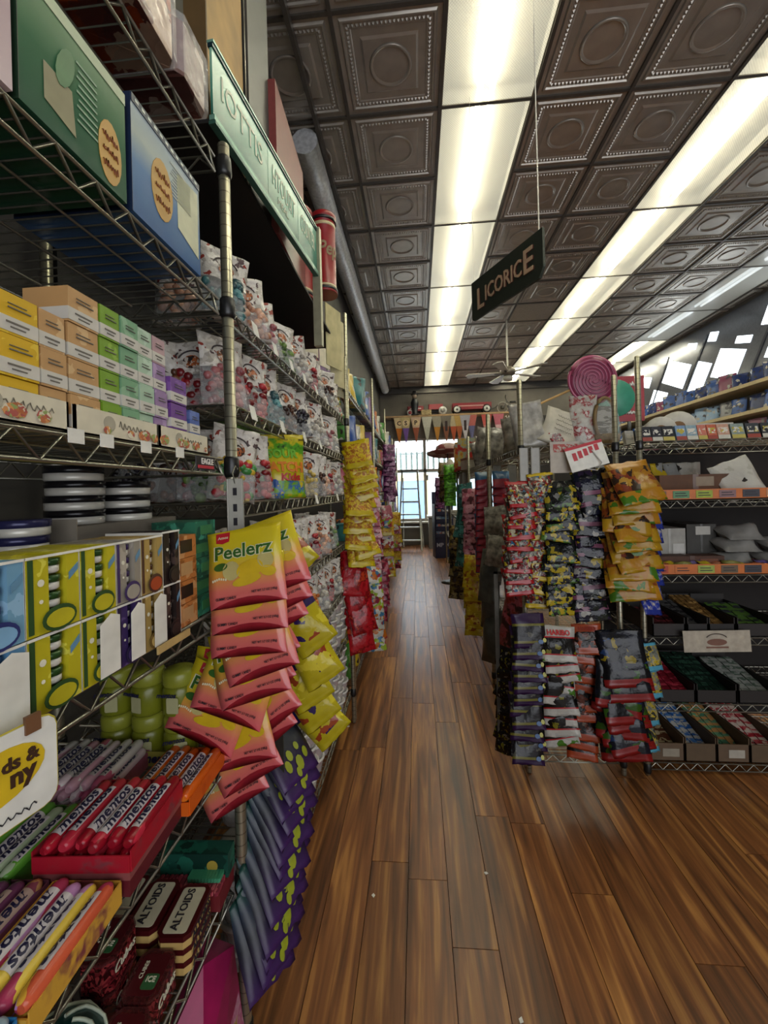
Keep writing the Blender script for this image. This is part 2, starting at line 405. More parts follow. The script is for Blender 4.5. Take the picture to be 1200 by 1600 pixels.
# ---- fluorescent fixtures in three strips: two tubes over a ribbed clear lens
def lensmat(k, e, tr):
    m, nt, N, L, bs = _new(k); N.remove(bs); out = N['Material Output']
    tc = N.new('ShaderNodeTexCoord'); sx = N.new('ShaderNodeSeparateXYZ'); L.new(tc.outputs['Object'], sx.inputs[0])
    w1 = N.new('ShaderNodeMath'); w1.operation = 'SINE'; w2 = N.new('ShaderNodeMath'); w2.operation = 'SINE'
    for ax, w in ((0, w1), (1, w2)):
        q = N.new('ShaderNodeMath'); q.operation = 'MULTIPLY'; q.inputs[1].default_value = 380.; L.new(sx.outputs[ax], q.inputs[0]); L.new(q.outputs[0], w.inputs[0])
    mm = N.new('ShaderNodeMath'); mm.operation = 'MULTIPLY'; L.new(w1.outputs[0], mm.inputs[0]); L.new(w2.outputs[0], mm.inputs[1])
    mr = N.new('ShaderNodeMapRange'); mr.inputs[1].default_value = -1; mr.inputs[2].default_value = 1; mr.inputs[3].default_value = tr-.14; mr.inputs[4].default_value = tr+.14
    L.new(mm.outputs[0], mr.inputs[0])
    em = N.new('ShaderNodeEmission'); em.inputs[0].default_value = (1, 1, .80, 1); em.inputs[1].default_value = e
    gl = N.new('ShaderNodeBsdfPrincipled'); gl.inputs['Base Color'].default_value = (.6, .6, .55, 1); gl.inputs['Roughness'].default_value = .25
    ads = N.new('ShaderNodeAddShader'); L.new(em.outputs[0], ads.inputs[0]); L.new(gl.outputs[0], ads.inputs[1])
    tp = N.new('ShaderNodeBsdfTransparent'); tp.inputs[0].default_value = (.95, .96, .9, 1)
    mx = N.new('ShaderNodeMixShader'); L.new(mr.outputs[0], mx.inputs[0]); L.new(ads.outputs[0], mx.inputs[1]); L.new(tp.outputs[0], mx.inputs[2])
    L.new(mx.outputs[0], out.inputs[0]); return m
LENS = lensmat('lens_lit', .29, .34); LENS_DIM = lensmat('lens_dim', .05, .35)
TUBE = EM('lamp_tube', '#fffbe8', 44.0); TUBE_OFF = EM('lamp_tube_low', '#dfe6ee', 1.2)
TRAY = M('fixture_tray', '#77726a', .6)
FRAME = M('fixture_frame', '#6b665d', .5, .3)
def fixture(x, y, l, lab, grp, lit=True):
    w = TP/2-.012; hl = l/2-.008
    tb = MB()
    for tx in (-.045, .035): tb.tube([(tx, -hl+.03, .055), (tx, hl-.03, .055)], .019, 8)
    fr = MB()
    for s in (-1, 1): fr.box(s*w-.006, s*w+.006, -hl, hl, -.006, .012); fr.box(-w, w, s*hl-.005, s*hl+.005, -.006, .012)
    ty = MB(); ty.quad((-w, -hl, .095), (w, -hl, .095), (w, hl, .095), (-w, hl, .095))
    for s in (-1, 1): ty.quad((s*w, -hl, .012), (s*w, hl, .012), (s*w, hl, .095), (s*w, -hl, .095))
    for s in (-1, 1): ty.quad((-w, s*hl, .012), (w, s*hl, .012), (w, s*hl, .095), (-w, s*hl, .095))
    le = MB(); le.quad((-w, -hl, 0), (-w, hl, 0), (w, hl, 0), (w, -hl, 0))
    k = round(l, 2), lit
    thing('ceiling_light', lab, 'ceiling light', (x, y, ZC), (0,0,0), grp, None, [
        ('frame', fr.mesh('frame', FRAME)), ('tray', ty.mesh('tray', TRAY)),
        ('lamp_tubes', tb.mesh('lamp_tubes', TUBE if lit else TUBE_OFF)), ('lens', le.mesh('lens', LENS if lit else LENS_DIM))])
for ci, (c, wh) in enumerate(((0, 'strip over the aisle'), (3, 'strip above the end rack'), (6, 'strip by the tilted mirror'))):
    r_ = -4
    while TY0+TP*r_+.3 < YW1:
        y = TY0+TP*r_; l = min(2*TP, YW1-y)
        if l > .4:
            dim = (ci == 2 and r_ < 7)
            last = (ci == 0 and y+2*TP >= YW1-.2)
            fixture(tileX(c), y+l/2, l, ('dim' if dim else 'lit')+' ceiling panel, '+ORD[int(round((YW1-y-l)/(2*TP)))]+' from the window wall in the '+wh, 'ceiling panels in the '+wh, not dim)
        r_ += 2
# foil wrapped duct along the left wall under the ceiling
FOIL = M('duct_foil', '#d4d6d7', .35, .25, .12, 40, .6)
db = MB().tube([(-.735, y, 3.885+.008*sin(y*3)) for y in [2.85+.4*i for i in range(19)]], .095, 12)
tag(obj('air_duct', db.mesh('air_duct', FOIL)), 'silver foil wrapped air duct along the wall under the ceiling', 'duct')
trim = MB().box(-.645, -.62, 1.0, YW1, 3.93, 3.985).box(XW0, XW1, YW1-.05, YW1, 3.86, 3.98)
struct('trim_1', trim.mesh('trim_1', TIN_D))
# ---- back window: posts, transom, panes; daylight street beyond
wf = M('window_frame', '#8d8478', .6); GL = FILM('window_glass', '#ffffff', .06, .02)
win = struct('window_1', MB().box(WX0, WX1, YW1+.02, YW1+.1, WZ0-.02, WZ0+.05).box(WX0, WX1, YW1+.02, YW1+.1, WZ1-.05, WZ1).mesh('window_1', wf))
for x in (WX0+.03, .2, 1.08, WX1-.03): obj('mullion', MB().box(-.035, .035, .015, .105, WZ0, WZ1).mesh('mullion', wf), win, (x, YW1, 0))
obj('transom', MB().box(WX0, WX1, .015, .105, 1.86, 1.93).mesh('transom', wf), win, (0, YW1, 0))
for x0, x1 in ((WX0, .2), (.2, 1.08), (1.08, WX1)):
    for z0, z1 in ((WZ0, 1.86), (1.93, WZ1)):
        obj('pane', MB().box(x0, x1, .055, .06, z0, z1).mesh('pane', GL), win, (0, YW1, 0))
obj('window_sill', MB().box(WX0-.05, WX1+.05, -.16, .02, WZ0-.06, WZ0-.02).mesh('window_sill', M('sill', '#b9b1a2', .6)), win, (0, YW1, 0))
# upright bars of the railing outside the upper panes
barm = M('railing_bar', '#8fa39f', .5)
rl = thing('railing', 'pale upright bar railing outside the upper window panes', 'railing', (0, YW1+.5, 0))
for i in range(22): obj('bar', MB().box(-.028, .028, -.02, .02, 1.9, 2.42).mesh('bar', barm), rl, (WX0-.1+i*.145, 0, 0))
obj('rail', MB().box(WX0-.3, WX1+.6, -.015, .015, 2.36, 2.385).mesh('rail', barm), rl)
obj('rail', MB().box(WX0-.3, WX1+.6, -.03, .03, 1.86, 1.91).mesh('rail', barm), rl)
for x in (WX0-.25, WX1+.5): obj('post', MB().box(-.03, .03, -.03, .03, -.1, 1.9).mesh('post', barm), rl, (x, 0, 0))
# street: pavement and the house front across it
struct('pavement', MB().box(-9, 9, YW1+.15, 24, -.2, -.1).mesh('pavement', M('pavement', '#8a867e', .9)))
hs = thing('house', 'white house front with a pale blue door across the street', 'building', (0, 15.5, 0))
obj('wall', MB().box(-6, 6, 0, .3, -.1, 4.2).mesh('wall', M('house_white', '#a9aaa8', .8)), hs)
obj('door', MB().box(-.75, .25, -.06, 0, -.1, 1.75).mesh('door', M('house_door', '#5a7596', .6)), hs)
obj('door_frame', MB().box(-.9, -.75, -.08, 0, -.1, 1.95).box(.25, .4, -.08, 0, -.1, 1.95).box(-.9, .4, -.08, 0, 1.75, 2.0).mesh('door_frame', M('house_trim', '#9a8a60', .7)), hs)
for x in (1.6, 3.2, -2.4): obj('window', MB().box(x-.45, x+.45, -.05, 0, .7, 2.0).mesh('window', M('house_win', '#7f8c96', .2)), hs)
# ---- tilted mirror high on the right wall; glowing panes paint the windows it reflects
REFLECTED = EM('reflected_daylight', '#eef8ff', 2.3); PANE2 = M('mirror_dark', '#5d6068', .15, .6); 
mr_ = struct('mirror_1', MB().box(-.03, 0, 0, 5.0, 0, 1.15).mesh('mirror_1', M('mirror_back', '#6f7178', .25, .5)), None, (4.55, 4.9, 2.78), (0, radians(9), 0))
rr = random.Random(12)
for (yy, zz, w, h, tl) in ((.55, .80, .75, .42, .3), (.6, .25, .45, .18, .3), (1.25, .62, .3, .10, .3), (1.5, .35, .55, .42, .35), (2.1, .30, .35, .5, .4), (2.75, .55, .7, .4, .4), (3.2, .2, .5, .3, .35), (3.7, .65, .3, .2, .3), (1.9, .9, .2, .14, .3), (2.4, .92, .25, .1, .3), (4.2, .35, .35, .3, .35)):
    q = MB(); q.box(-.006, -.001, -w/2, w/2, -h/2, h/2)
    obj('pane', q.mesh('pane', REFLECTED), mr_, (-.03, yy, zz), (tl, 0, 0))  # painted reflection of a bright window, not glazing
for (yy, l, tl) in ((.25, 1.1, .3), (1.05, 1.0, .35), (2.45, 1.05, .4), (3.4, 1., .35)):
    obj('reflected_bar', MB().box(-.012, -.002, -.02, .02, 0, l).mesh('reflected_bar', PANE2), mr_, (-.03, yy, .02), (tl, 0, 0))
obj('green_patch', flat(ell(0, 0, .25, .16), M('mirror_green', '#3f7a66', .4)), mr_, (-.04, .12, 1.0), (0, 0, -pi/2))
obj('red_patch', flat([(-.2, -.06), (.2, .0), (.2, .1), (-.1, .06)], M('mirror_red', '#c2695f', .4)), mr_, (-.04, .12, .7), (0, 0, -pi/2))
# ---- added, unseen shop front behind the viewer; its panes glow as fill light
sf = struct('added_shop_front', MB().box(.0, 4.6, 0, .06, .42, .5).box(.0, 4.6, 0, .06, 3.1, 3.2).mesh('added_shop_front', wf), None, (0, YW0, 0))
FRONT_FILL = EM('shop_front_fill', '#f4f8ff', 2.2)
for i in range(4):
    obj('mullion', MB().box(-.03, .03, 0, .06, .5, 3.1).mesh('mullion', wf), sf, (.03+i*1.14, 0, 0))
    if i < 4: obj('pane', MB().quad((0, .02, .5), (1.08, .02, .5), (1.08, .02, 3.1), (0, .02, 3.1)).mesh('pane', FRONT_FILL), sf, (.06+i*1.14, 0, 0))
# ================================================================ wire shelving
_wu = {}
def shelf_mesh(lx, ly, pitch=.062):
    """wire shelf: double rails with zigzag truss; size lx by ly, top rail at z=0; origin at centre"""
    k = ('s', round(lx, 3), round(ly, 3))
    if k in _wu: return _wu[k]
    mb = MB(); hx, hy, d = lx/2, ly/2, .034; r = .0032
    for (ax, ay, bx, by) in ((-hx,-hy,hx,-hy),(hx,-hy,hx,hy),(hx,hy,-hx,hy),(-hx,hy,-hx,-hy)):
        for z in (0, -d): mb.tube([(ax,ay,z),(bx,by,z)], r, 5)
        L_ = sqrt((bx-ax)**2+(by-ay)**2); n = max(2, int(L_/pitch)); pts = []
        for i in range(2*n+1):
            t = i/(2*n); pts.append((ax+(bx-ax)*t, ay+(by-ay)*t, 0 if i % 2 else -d))
        mb.tube(pts, .003, 4)
    fr = mb.mesh('shelf', STEEL)
    mm = MB(); long_y = ly >= lx
    n = int(max(lx, ly)/.026)
    for i in range(1, n):
        t = -.5+i/n
        if long_y: mm.tube([(-hx, t*ly, .001), (hx, t*ly, .001)], .0018, 4, caps=False)
        else: mm.tube([(t*lx, -hy, .001), (t*lx, hy, .001)], .0018, 4, caps=False)
    for s in (-.5, 0, .5):
        if long_y: mm.tube([(s*hx*1.1, -hy, -.004), (s*hx*1.1, hy, -.004)], .003, 4, caps=False)
        else: mm.tube([(-hx, s*hy*1.1, -.004), (hx, s*hy*1.1, -.004)], .003, 4, caps=False)
    _wu[k] = (fr, mm.mesh('wire_mat', STEEL)); return _wu[k]
def _postmat():
    m, nt, N, L, b = _new('ringed_post'); b.inputs['Metallic'].default_value = .85; b.inputs['Roughness'].default_value = .3
    tc = N.new('ShaderNodeTexCoord'); sx = N.new('ShaderNodeSeparateXYZ'); L.new(tc.outputs['Object'], sx.inputs[0])
    q = N.new('ShaderNodeMath'); q.operation = 'MULTIPLY'; q.inputs[1].default_value = 1/.0254; L.new(sx.outputs[2], q.inputs[0])
    fr = N.new('ShaderNodeMath'); fr.operation = 'FRACT'; L.new(q.outputs[0], fr.inputs[0])
    r = N.new('ShaderNodeValToRGB'); r.color_ramp.interpolation = 'CONSTANT'; r.color_ramp.elements[0].color = (*lin('#7c7868'), 1); r.color_ramp.elements[1].position = .10; r.color_ramp.elements[1].color = (*lin('#a8a48f'), 1)
    L.new(fr.outputs[0], r.inputs[0]); L.new(r.outputs[0], b.inputs['Base Color']); return m
POSTM = _postmat()
def post_mesh(h):
    k = ('p', round(h, 2))
    if k in _wu: return _wu[k]
    pr = [(.010, 0), (.0127, .01), (.0127, h-.006), (.006, h)]
    _wu[k] = MB().lathe(pr, 12).mesh('post', POSTM); return _wu[k]
COLLAR = MB().lathe([(.0145, -.03), (.0175, -.02), (.0165, .012), (.0145, .016)], 10).mesh('collar', BLACK)
def wire_unit(name, label, x0, x1, y0, y1, zs, h, posts=((0,0),(1,0),(1,1),(0,1)), collars=True):
    cx, cy = (x0+x1)/2, (y0+y1)/2; hx, hy = (x1-x0)/2, (y1-y0)/2
    t = thing(name, label, 'shelving', (cx, cy, 0))
    fr, mm = shelf_mesh(x1-x0-.03, y1-y0-.03)
    for z in zs:
        s = obj('shelf', fr, t, (0, 0, z)); obj('wire_mat', mm, s)
    for (i, j) in posts:
        p = obj('post', post_mesh(h), t, ((-hx, hx)[i], (-hy, hy)[j], 0))
        if collars:
            for z in zs: obj('collar', COLLAR, p, (0, 0, z-.01))
    return t
def squig(w, h, mat, seed=0, th=.0008):
    rr = random.Random(seed); n = 22
    return MB().tube([(-w/2+w*i/n, 0, h*.5*sin(i*1.9+rr.uniform(-.5, .5))*rr.uniform(.3, 1)) for i in range(n+1)], th, 4).mesh('script_print', mat)
XF = -.42; XB = -.86
NZ = [.20, .54, .832, 1.155, 1.48, 1.84, 2.16]
wire_unit('wire_shelving', 'chrome wire shelving unit holding mint tins, candy rolls and boxed soaps', XB, XF, -.34, .90, NZ, 2.2)
FZ = [.20, .56, .84, 1.10, 1.38, 1.615, 1.84]
wire_unit('wire_shelving', 'chrome wire shelving unit crowded with clear bags of loose candy', XB, XF, .93, 2.46, FZ, 2.22, ((0,1),(1,1)))
CARD = M('brown_card', '#7a5c3c', .8); CREAM = M('cream_card', '#cfc7b0', .7)
# ---------------------------------------------------------------- shelf with small soap boxes
def soapbox(key, col, band, w, d, h, tone):
    mb = MB(); mb.box(0, w, 0, d, 0, h); bo = mb.mesh('carton', PR(key+'_print', [col, tone, col], 70, .5, (1, 1, 1), [5, 1, 3], .05))
    lb = MB().box(-.0006, w+.0004, -.0006, d-.001, h*.06, h*.42).mesh('label_band', M('soap_band', '#c4c0b6', .6))
    return bo, lb
SOAP = {'yellow': ('#c9a21a', '#d8b838'), 'tan': ('#b58d5c', '#c9a677'), 'green': ('#6f9426', '#86a83c'), 'mint': ('#6f9a76', '#88ad8b'),
        'pale mint': ('#9fb9a0', '#b2c8b2'), 'pink': ('#a98a8f', '#b79b9c'), 'mauve': ('#8f739a', '#a58bb0'), 'purple': ('#6a3f86', '#7c5398'), 'blue': ('#4f63a0', '#6678b0')}
zt = 1.485; th = .036
def soap_line(w):
    k = ('sl', w)
    if k not in _wu: _wu[k] = MB().box(w*.2, w*.75, -.0014, -.0004, hh*.26, hh*.30).box(w*.3, w*.66, -.0014, -.0004, hh*.16, hh*.19).box(w*.25, w*.8, -.0014, -.0004, hh*.62, hh*.65).box(w*.25, w*.7, -.0014, -.0004, hh*.72, hh*.74).mesh('print_line', M('soap_ink', '#6a655c', .7))
    return _wu[k]
def tray(y0, y1, lab):
    t = thing('display_tray', lab, 'tray', (XF-.012, y0, zt), (0,0,pi/2), None, None, [])
    l = y1-y0; mb = MB()
    mb.box(0, l, 0, .003, 0, th); mb.box(0, l, .0, .14, 0, .002); mb.box(0, .003, 0, .14, 0, th); mb.box(l-.003, l, 0, .14, 0, th); mb.box(0, l, .137, .14, 0, th)
    obj('tray_body', mb.mesh('tray_body', CREAM), t)
    rr = random.Random(int(y0*1000)); fm = PR('flower_print', ['#b0663c', '#8a9a5a', '#c98b52', '#a5524a', '#cfc7b0'], 160, .6, (1,1,1), None, 0)
    for i in range(7): 
        x = l*rr.random(); a = .006+.006*rr.random()
        obj('flower_print', flat(ell(max(.008, min(l-.008, x)), .004+a*.8, a, a*.8, 8), fm, .0004), t, (0, -.0005-.0003*i, 0))
    obj('round_mark', flat(ell(l*.35, th*.55, .011, .011), M('mark_grey', '#a09a88', .7)), t, (0, -.0004, 0))
    obj('script_print', squig(.06, .014, M('ink_soft', '#77705f', .7), int(y0*999)), t, (l*.64, -.0006, th*.55))
tray(.335, .478, 'cream flower printed tray under the yellow and tan soap boxes')
tray(.487, .655, 'cream flower printed tray under the green soap boxes')
tray(.66, .82, 'cream flower printed tray under the purple soap boxes')
cols_ = [('yellow', .345, .05, 3), ('yellow', .396, .048, 3), ('tan', .446, .036, 3), ('tan', .486, .05, 4), ('green', .538, .037, 4), ('mint', .577, .037, 4), ('pale mint', .616, .036, 4), ('pink', .654, .034, 1), ('mauve', .654, .034, 3), ('purple', .694, .05, 2), ('mauve', .694, .045, 4), ('blue', .762, .036, 1)]
hh = .046
words_r = ['bottom', 'second', 'third', 'top']
for ci, (c, y, w, n) in enumerate(cols_):
    back = ci == 10
    bo, lb = soapbox(c, SOAP[c][0], None, w-.001, .062, hh-.001, SOAP[c][1])
    for r_ in range(n):
        if ci == 8 and r_ == 99: continue
        z = zt+.004+r_*hh + (th*0 if not back else 0)
        if ci == 7: z = zt+.004+3*hh
        xo = XF-.016-(.07 if back else 0)
        if c == 'purple': xo = XF-.013; z = zt+th+.001+r_*(hh+.001)
        if c == 'blue': z = zt+th+.001
        jit = R.uniform(-.002, .002)
        rw = 'top' if ci == 7 else words_r[r_] if r_ < n-1 else 'top'
        wh = {3: 'beside the green ones', 2: 'beside the yellow ones', 0: 'above the blue tin boxes', 1: 'beside the tan ones'}.get(ci, '')
        lab = f'small {c} soap box with white band, {rw} of its stack' + (' '+wh if wh else '') + (' behind the purple ones' if back else '')
        thing('soap_box', lab, 'box', (xo+jit, y, z), (0,0,pi/2), 'soap boxes on the wire shelf', None, [('carton', bo), ('label_band', lb, None, None, None, [('print_line', soap_line(w))])])
# paper price tags on the rail and the maker's plate
pt = MB().box(-.012, .012, -.001, 0, -.010, .008).mesh('price_tag', WHITE)
for y in (.47, .52, .60, .69): tag(obj('price_tag', pt, None, (XF+.004, y, 1.478), (0,0,pi/2)), f'small white price tag under the soap boxes, {ORD[(.47, .52, .60, .69).index(y)]} towards the maker plate', 'tag', 'tags under the soap boxes')
mk = thing('maker_plate', 'small red and black maker plate clipped on the shelf rail', 'plate', (XF+.004, .775, 1.463), (0,0,pi/2), None, MB().rbox(-.036, .036, -.002, 0, -.013, .013, .001).mesh('maker_plate', M('plate_black', '#1b1416', .4)))
obj('lettering', text('EAGLE', .016, M('plate_white', '#d6cfc6', .5), .02), mk, (.006, -.0026, .004))
obj('stripe', flat([(-.03, -.010), (.03, -.010), (.03, -.004), (-.03, -.004)], M('plate_red', '#b02a38', .4)), mk, (0, -.0022, 0))
# ---------------------------------------------------------------- big cartons on the shelf above
def bigbox(y0, y1, z, h, d, lab, mats, oval, name='gift_carton'):
    w = y1-y0; o = thing(name, lab, 'box', (XF-.008, y0, z), (0,0,pi/2), None, None, [])
    obj('carton', MB().box(0, w, 0, d, 0, h).mesh('carton', mats), o)
    if oval:
        cx, cz, a, b2 = oval
        g = obj('gold_oval', flat(ell(cx, cz, a, b2, 18), M('gold_print', '#b98f3f', .45)), o, (0, -.0006, 0))
        for q in range(3): obj('script_print', squig(a*1.3, b2*.3, M('gold_ink', '#8a4a24', .6), q, .001), g, (cx, -.001, cz+(.45-.45*q)*b2))
    return o
bigbox(.28, .412, 1.845, .13, .2, 'pale pink glossy carton beside the green carton on upper shelf', GR('pink_carton', [(0, '#c7b3b6'), (1, '#a98f96')], 2, 0, .13), None)
g = bigbox(.42, .588, 1.845, .165, .22, 'dark green glossy carton with gold oval on upper wire shelf', GR('green_carton', [(0, '#26533c'), (.5, '#3d6a4a'), (1, '#7c9a76')], 2, 0, .17, .18), (.135, .05, .022, .045))
obj('label_patch', flat([(.03, .03), (.075, .02), (.07, .075), (.03, .075)], M('carton_beige_print', '#8f8a6a', .6)), g, (0, -.0006, 0))
obj('figure_print', flat(ell(.06, .095, .012, .03, 12, -.3), M('carton_leaf_print', '#4f7a50', .5)), g, (0, -.0014, 0))
obj('top_band', flat([(.0, .148), (.168, .148), (.168, .165), (.0, .165)], M('band_pale', '#a9b898', .4)), g, (0, -.0005, 0))
for q in range(9): obj('print_line', MB().box(.078+.003*(q % 2), .112, -.0012, -.0004, .045+q*.0095, .048+q*.0095).mesh('print_line', M('line_pale', '#7f9c80', .5)), g)
obj('side_band', MB().box(-.001, 0, 0, .22, .0, .165).mesh('side_band', M('side_green', '#16321f', .5)), g)
bl = bigbox(.602, .80, 1.845, .185, .2, 'blue carton with gold oval and pale printed top on upper wire shelf', GR('blue_carton', [(0, '#3f6290'), (.45, '#6f8fb4'), (.7, '#b4c0b8'), (1, '#9fb0bc')], 2, 0, .185, .18), (.075, .085, .03, .052))
obj('window_print', flat([(.12, .05), (.19, .03), (.19, .16), (.12, .15)], M('pale_print', '#c6c8a8', .5)), bl, (0, -.0006, 0))
for q in range(10): obj('print_line', MB().box(.10+.004*(q % 3), .165-.003*(q % 2), -.0012, -.0004, .098+q*.0062, .1002+q*.0062).mesh('print_line', M('line_white', '#c4c9c2', .5)), bl)
obj('edge_band', MB().box(0, .198, -.0016, -.0002, .172, .185).mesh('edge_band', M('edge_navy', '#1c2a44', .4)), bl)
obj('edge_band', MB().box(-.001, 0, 0, .2, .0, .185).mesh('edge_band', M('edge_navy', '#1c2a44', .4)), bl)
for q in range(12): obj('edge_dot', MB().box(.008+q*.0155, .016+q*.0155, -.0022, -.0015, .176, .181).mesh('edge_dot', M('line_white', '#c4c9c2', .5)), bl)
obj('side_dot', MB().lathe([(.012, 0), (.012, .001)], 12, (0,0,0), 0, None, 'X').mesh('side_dot', M('orange_dot', '#b9803a', .5)), bl, (-.001, .1, .09))
# packs on the top shelf, seen from below through the wires
zt2 = 2.166
FIL = FILM()
for i, (y0, y1, x1, h, c, lab) in enumerate([(.45, .58, XF-.0, .10, ['#6e3a34', '#8c5148', '#b9856e', '#a04a2a'], 'wrapped brown and red sweet pack on the top wire shelf beside the orange one'),
      (.585, .70, XF+.01, .11, ['#a9461c', '#6e3a34', '#c0a08a', '#8b3d22'], 'wrapped orange red sweet pack on the top wire shelf'),
      (.705, .80, XF+.015, .10, ['#6b3f3b', '#b9a59a', '#7d4a42'], 'wrapped dull red sweet pack at the shelf end by the green sign'),
      (.60, .80, XF-.20, .2, ['#56684a', '#8ea287', '#b3bba8'], 'pale green wrapped pack behind the brown packs on the top shelf')]):
    t = thing('sweet_pack', lab, 'pack', (x1-.19, y0, zt2), (0,0,0), 'packs on the top wire shelf', None, [
        ('pack_body', MB().rbox(0, .19, 0, y1-y0, 0, h, .012).mesh('pack_body', PR(f'toppack{i}', c, 14, .35, (1, 1, 1), None, .3)))])
    obj('film', MB().rbox(-.004, .196, -.003, y1-y0+.003, .0, h+.006, .01).mesh('film', FIL), t)
BOARD = M('tan_board', '#a98549', .6, 0, .12, 12)
t = thing('board_panel', 'tan wooden board standing upright on the top shelf', 'board', (-.54, .97, 2.29), (0, 0, radians(2)), None, MB().box(0, .05, 0, .24, 0, .9).mesh('board_panel', BOARD))
obj('edge_strip', MB().box(-.003, .053, -.006, 0, 0, .9).mesh('edge_strip', M('board_edge', '#5d4624', .6)), t)
# ---------------------------------------------------------------- shelf with mint tins in display boxes
zt = 1.158
TINW = M('tin_white', '#cfccc2', .35, .2); 
def tin(lidcol, key, r=.036, h=.022):
    k = ('tin', key)
    if k in _wu: return _wu[k]
    lid = MB().lathe([(r, h*.52), (r+.0012, h*.55), (r+.0012, h*.97), (r-.002, h), (.001, h)], 20).mesh('lid', M('lid_'+key, lidcol, .25, .3))
    body = MB().lathe([(r-.002, 0), (r, .002), (r, h*.55)], 20).mesh('tin_body', TINW)
    _wu[k] = (body, lid); return _wu[k]
def stack(x, y, z, n, key, col, where, r=.036, h=.022):
    bo, li = tin(col, key, r, h)
    for i in range(n):
        rw = 'topmost' if i == n-1 else 'lowest' if i == 0 else 'second' if i == 1 else 'third'
        thing('mint_tin', f'white mint tin with {key} lid, {rw} of stack {where}', 'tin', (x+R.uniform(-.003, .003), y+R.uniform(-.003, .003), z+i*h), (0,0,R.random()*6), 'stacked mint tins', None, [('tin_body', bo), ('lid', li)])
def dispenser(y0, w, z, h, lab, base, side, col2, white=False, flap='#e0dccf', x=XF-.006, lid='white', open_top=False):
    """card display box: printed face, slot showing a column of tins, rounded flap at the foot"""
    o = thing('tin_display', lab, 'display box', (x, y0, z), (0,0,pi/2), 'tin display boxes', None, [])
    face = PR('disp_'+base, [base, base, col2], 60, .5, (1,1,1), [6, 2, 1], 0)
    d = .1; s0, s1 = w*.40, w*.74
    mb = MB(); mb.box(0, s0, 0, d, 0, h); mb.box(s1, w, 0, d, 0, h); mb.box(s0, s1, 0, d, 0, h*.06); mb.box(s0, s1, .05, d, h*.06, h*.995)
    obj('carton', mb.mesh('carton', face), o)
    obj('edge', MB().box(-.0015, 0, 0, d, 0, h).box(w, w+.0012, 0, d, 0, h).box(-.0015, w+.0012, -.0012, .0, h-.002, h+.001).mesh('edge', WHITE), o)
    n = 4; tb, tl = tin(side, 'mini'+side, (s1-s0)/2-.001, h/n*.8)
    for i in range(n):
        q = obj('tin', tb, o, ((s0+s1)/2, .0125, h*.07+i*h/n*.9)); obj('lid', tl, q)
    obj('side_stripe', flat([(w*.03, .003), (w*.12, .003), (w*.12, h*.97), (w*.03, h*.97)], M('disp_side'+side, side, .5)), o, (0, -.0004, 0))
    f = obj('flap', flat(ell(w*.55, h*.16, w*.33, h*.17, 18), M('disp_rim'+side, side, .5)), o, (0, -.0035, 0))
    obj('flap_face', flat(ell(w*.55, h*.155, w*.27, h*.12, 18), M('disp_flap'+flap, flap, .5)), f, (0, -.001, 0))
    obj('print_dot', flat(ell(w*.25, h*.66, w*.06, w*.06, 10), M('disp_dot', '#dcd8c4', .6)), o, (0, -.0006, 0))
    obj('print_dot', flat(ell(w*.25, h*.42, w*.035, w*.035, 8), M('disp_dot', '#dcd8c4', .6)), o, (0, -.0006, 0))
    obj('corner_ribbon', flat([(w*.78, h*.62), (w*.97, h*.74), (w*.97, h*.84), (w*.78, h*.72)], M('ribbon_blue', '#5f8aa8', .5)), o, (0, -.0006, 0))
    if white:
        obj('torn_face', flat([(w*.36, .004), (w*.96, .004), (w*.97, h*.9), (w*.7, h*.97), (w*.38, h*.84)], WHITE), o, (0, -.0062, 0))
    return o
YEL = '#b3a81e'; hD = .088
dispenser(.340, .068, zt, hD, 'light blue tin display box with torn white face, lower one', '#5d8fb8', '#2c4a78', '#8ab0cc', True, '#7aa6c8')
dispenser(.340, .068, zt+hD+.002, hD, 'light blue tin display box with navy lids, upper one', '#6c98b4', '#27306a', '#8ab0cc', False, '#7aa6c8')
dispenser(.410, .070, zt, hD, 'yellow tin display box beside the light blue ones, lower', YEL, '#2a4a22', '#cfc84a', False, YEL)
dispenser(.410, .070, zt+hD+.002, hD, 'yellow tin display box beside the light blue ones, upper', YEL, '#2a4a22', '#cfc84a', False, YEL)
dispenser(.482, .060, zt, hD, 'yellow tin display box with torn white face', YEL, '#2a4a22', '#cfc84a', True, YEL)
dispenser(.482, .060, zt+hD+.002, hD, 'yellow tin display box above the torn white one', YEL, '#2a4a22', '#cfc84a', False, YEL)
dispenser(.544, .050, zt, hD, 'dark purple tin display box with torn white face', '#3b2a5c', '#221a3c', '#5a4a7c', True, '#3b2a5c')
dispenser(.544, .050, zt+hD+.002, hD, 'grey tin display box with purple flap above the torn purple one', '#8d867a', '#3b2a5c', '#a59d90', False, '#9a9488')
dispenser(.596, .052, zt, hD, 'gold tin display box with torn white face', '#a58a4e', '#6d5526', '#c0a868', True, '#b89a5a')
dispenser(.596, .052, zt+hD+.002, hD, 'gold tin display box with red brown flap', '#a58a4e', '#4a2e22', '#c0a868', False, '#a0401e')
dispenser(.650, .046, zt, hD+.004, 'dark brown tin display box, lower of two', '#241a18', '#171010', '#4a3a34', False, '#241a18')
dispenser(.650, .046, zt+hD+.006, hD, 'dark brown tin display box, upper of two', '#241a18', '#171010', '#4a3a34', False, '#241a18')
obj_w = MB().box(0, .09, -.003, 0, -.006, .006).mesh('wood_strip', M('pale_wood', '#b59a62', .6))
tag(obj('wood_strip', obj_w, None, (XF+.006, .61, 1.158), (0,0,pi/2)), 'short pale wooden strip clipped along the shelf rail', 'strip')
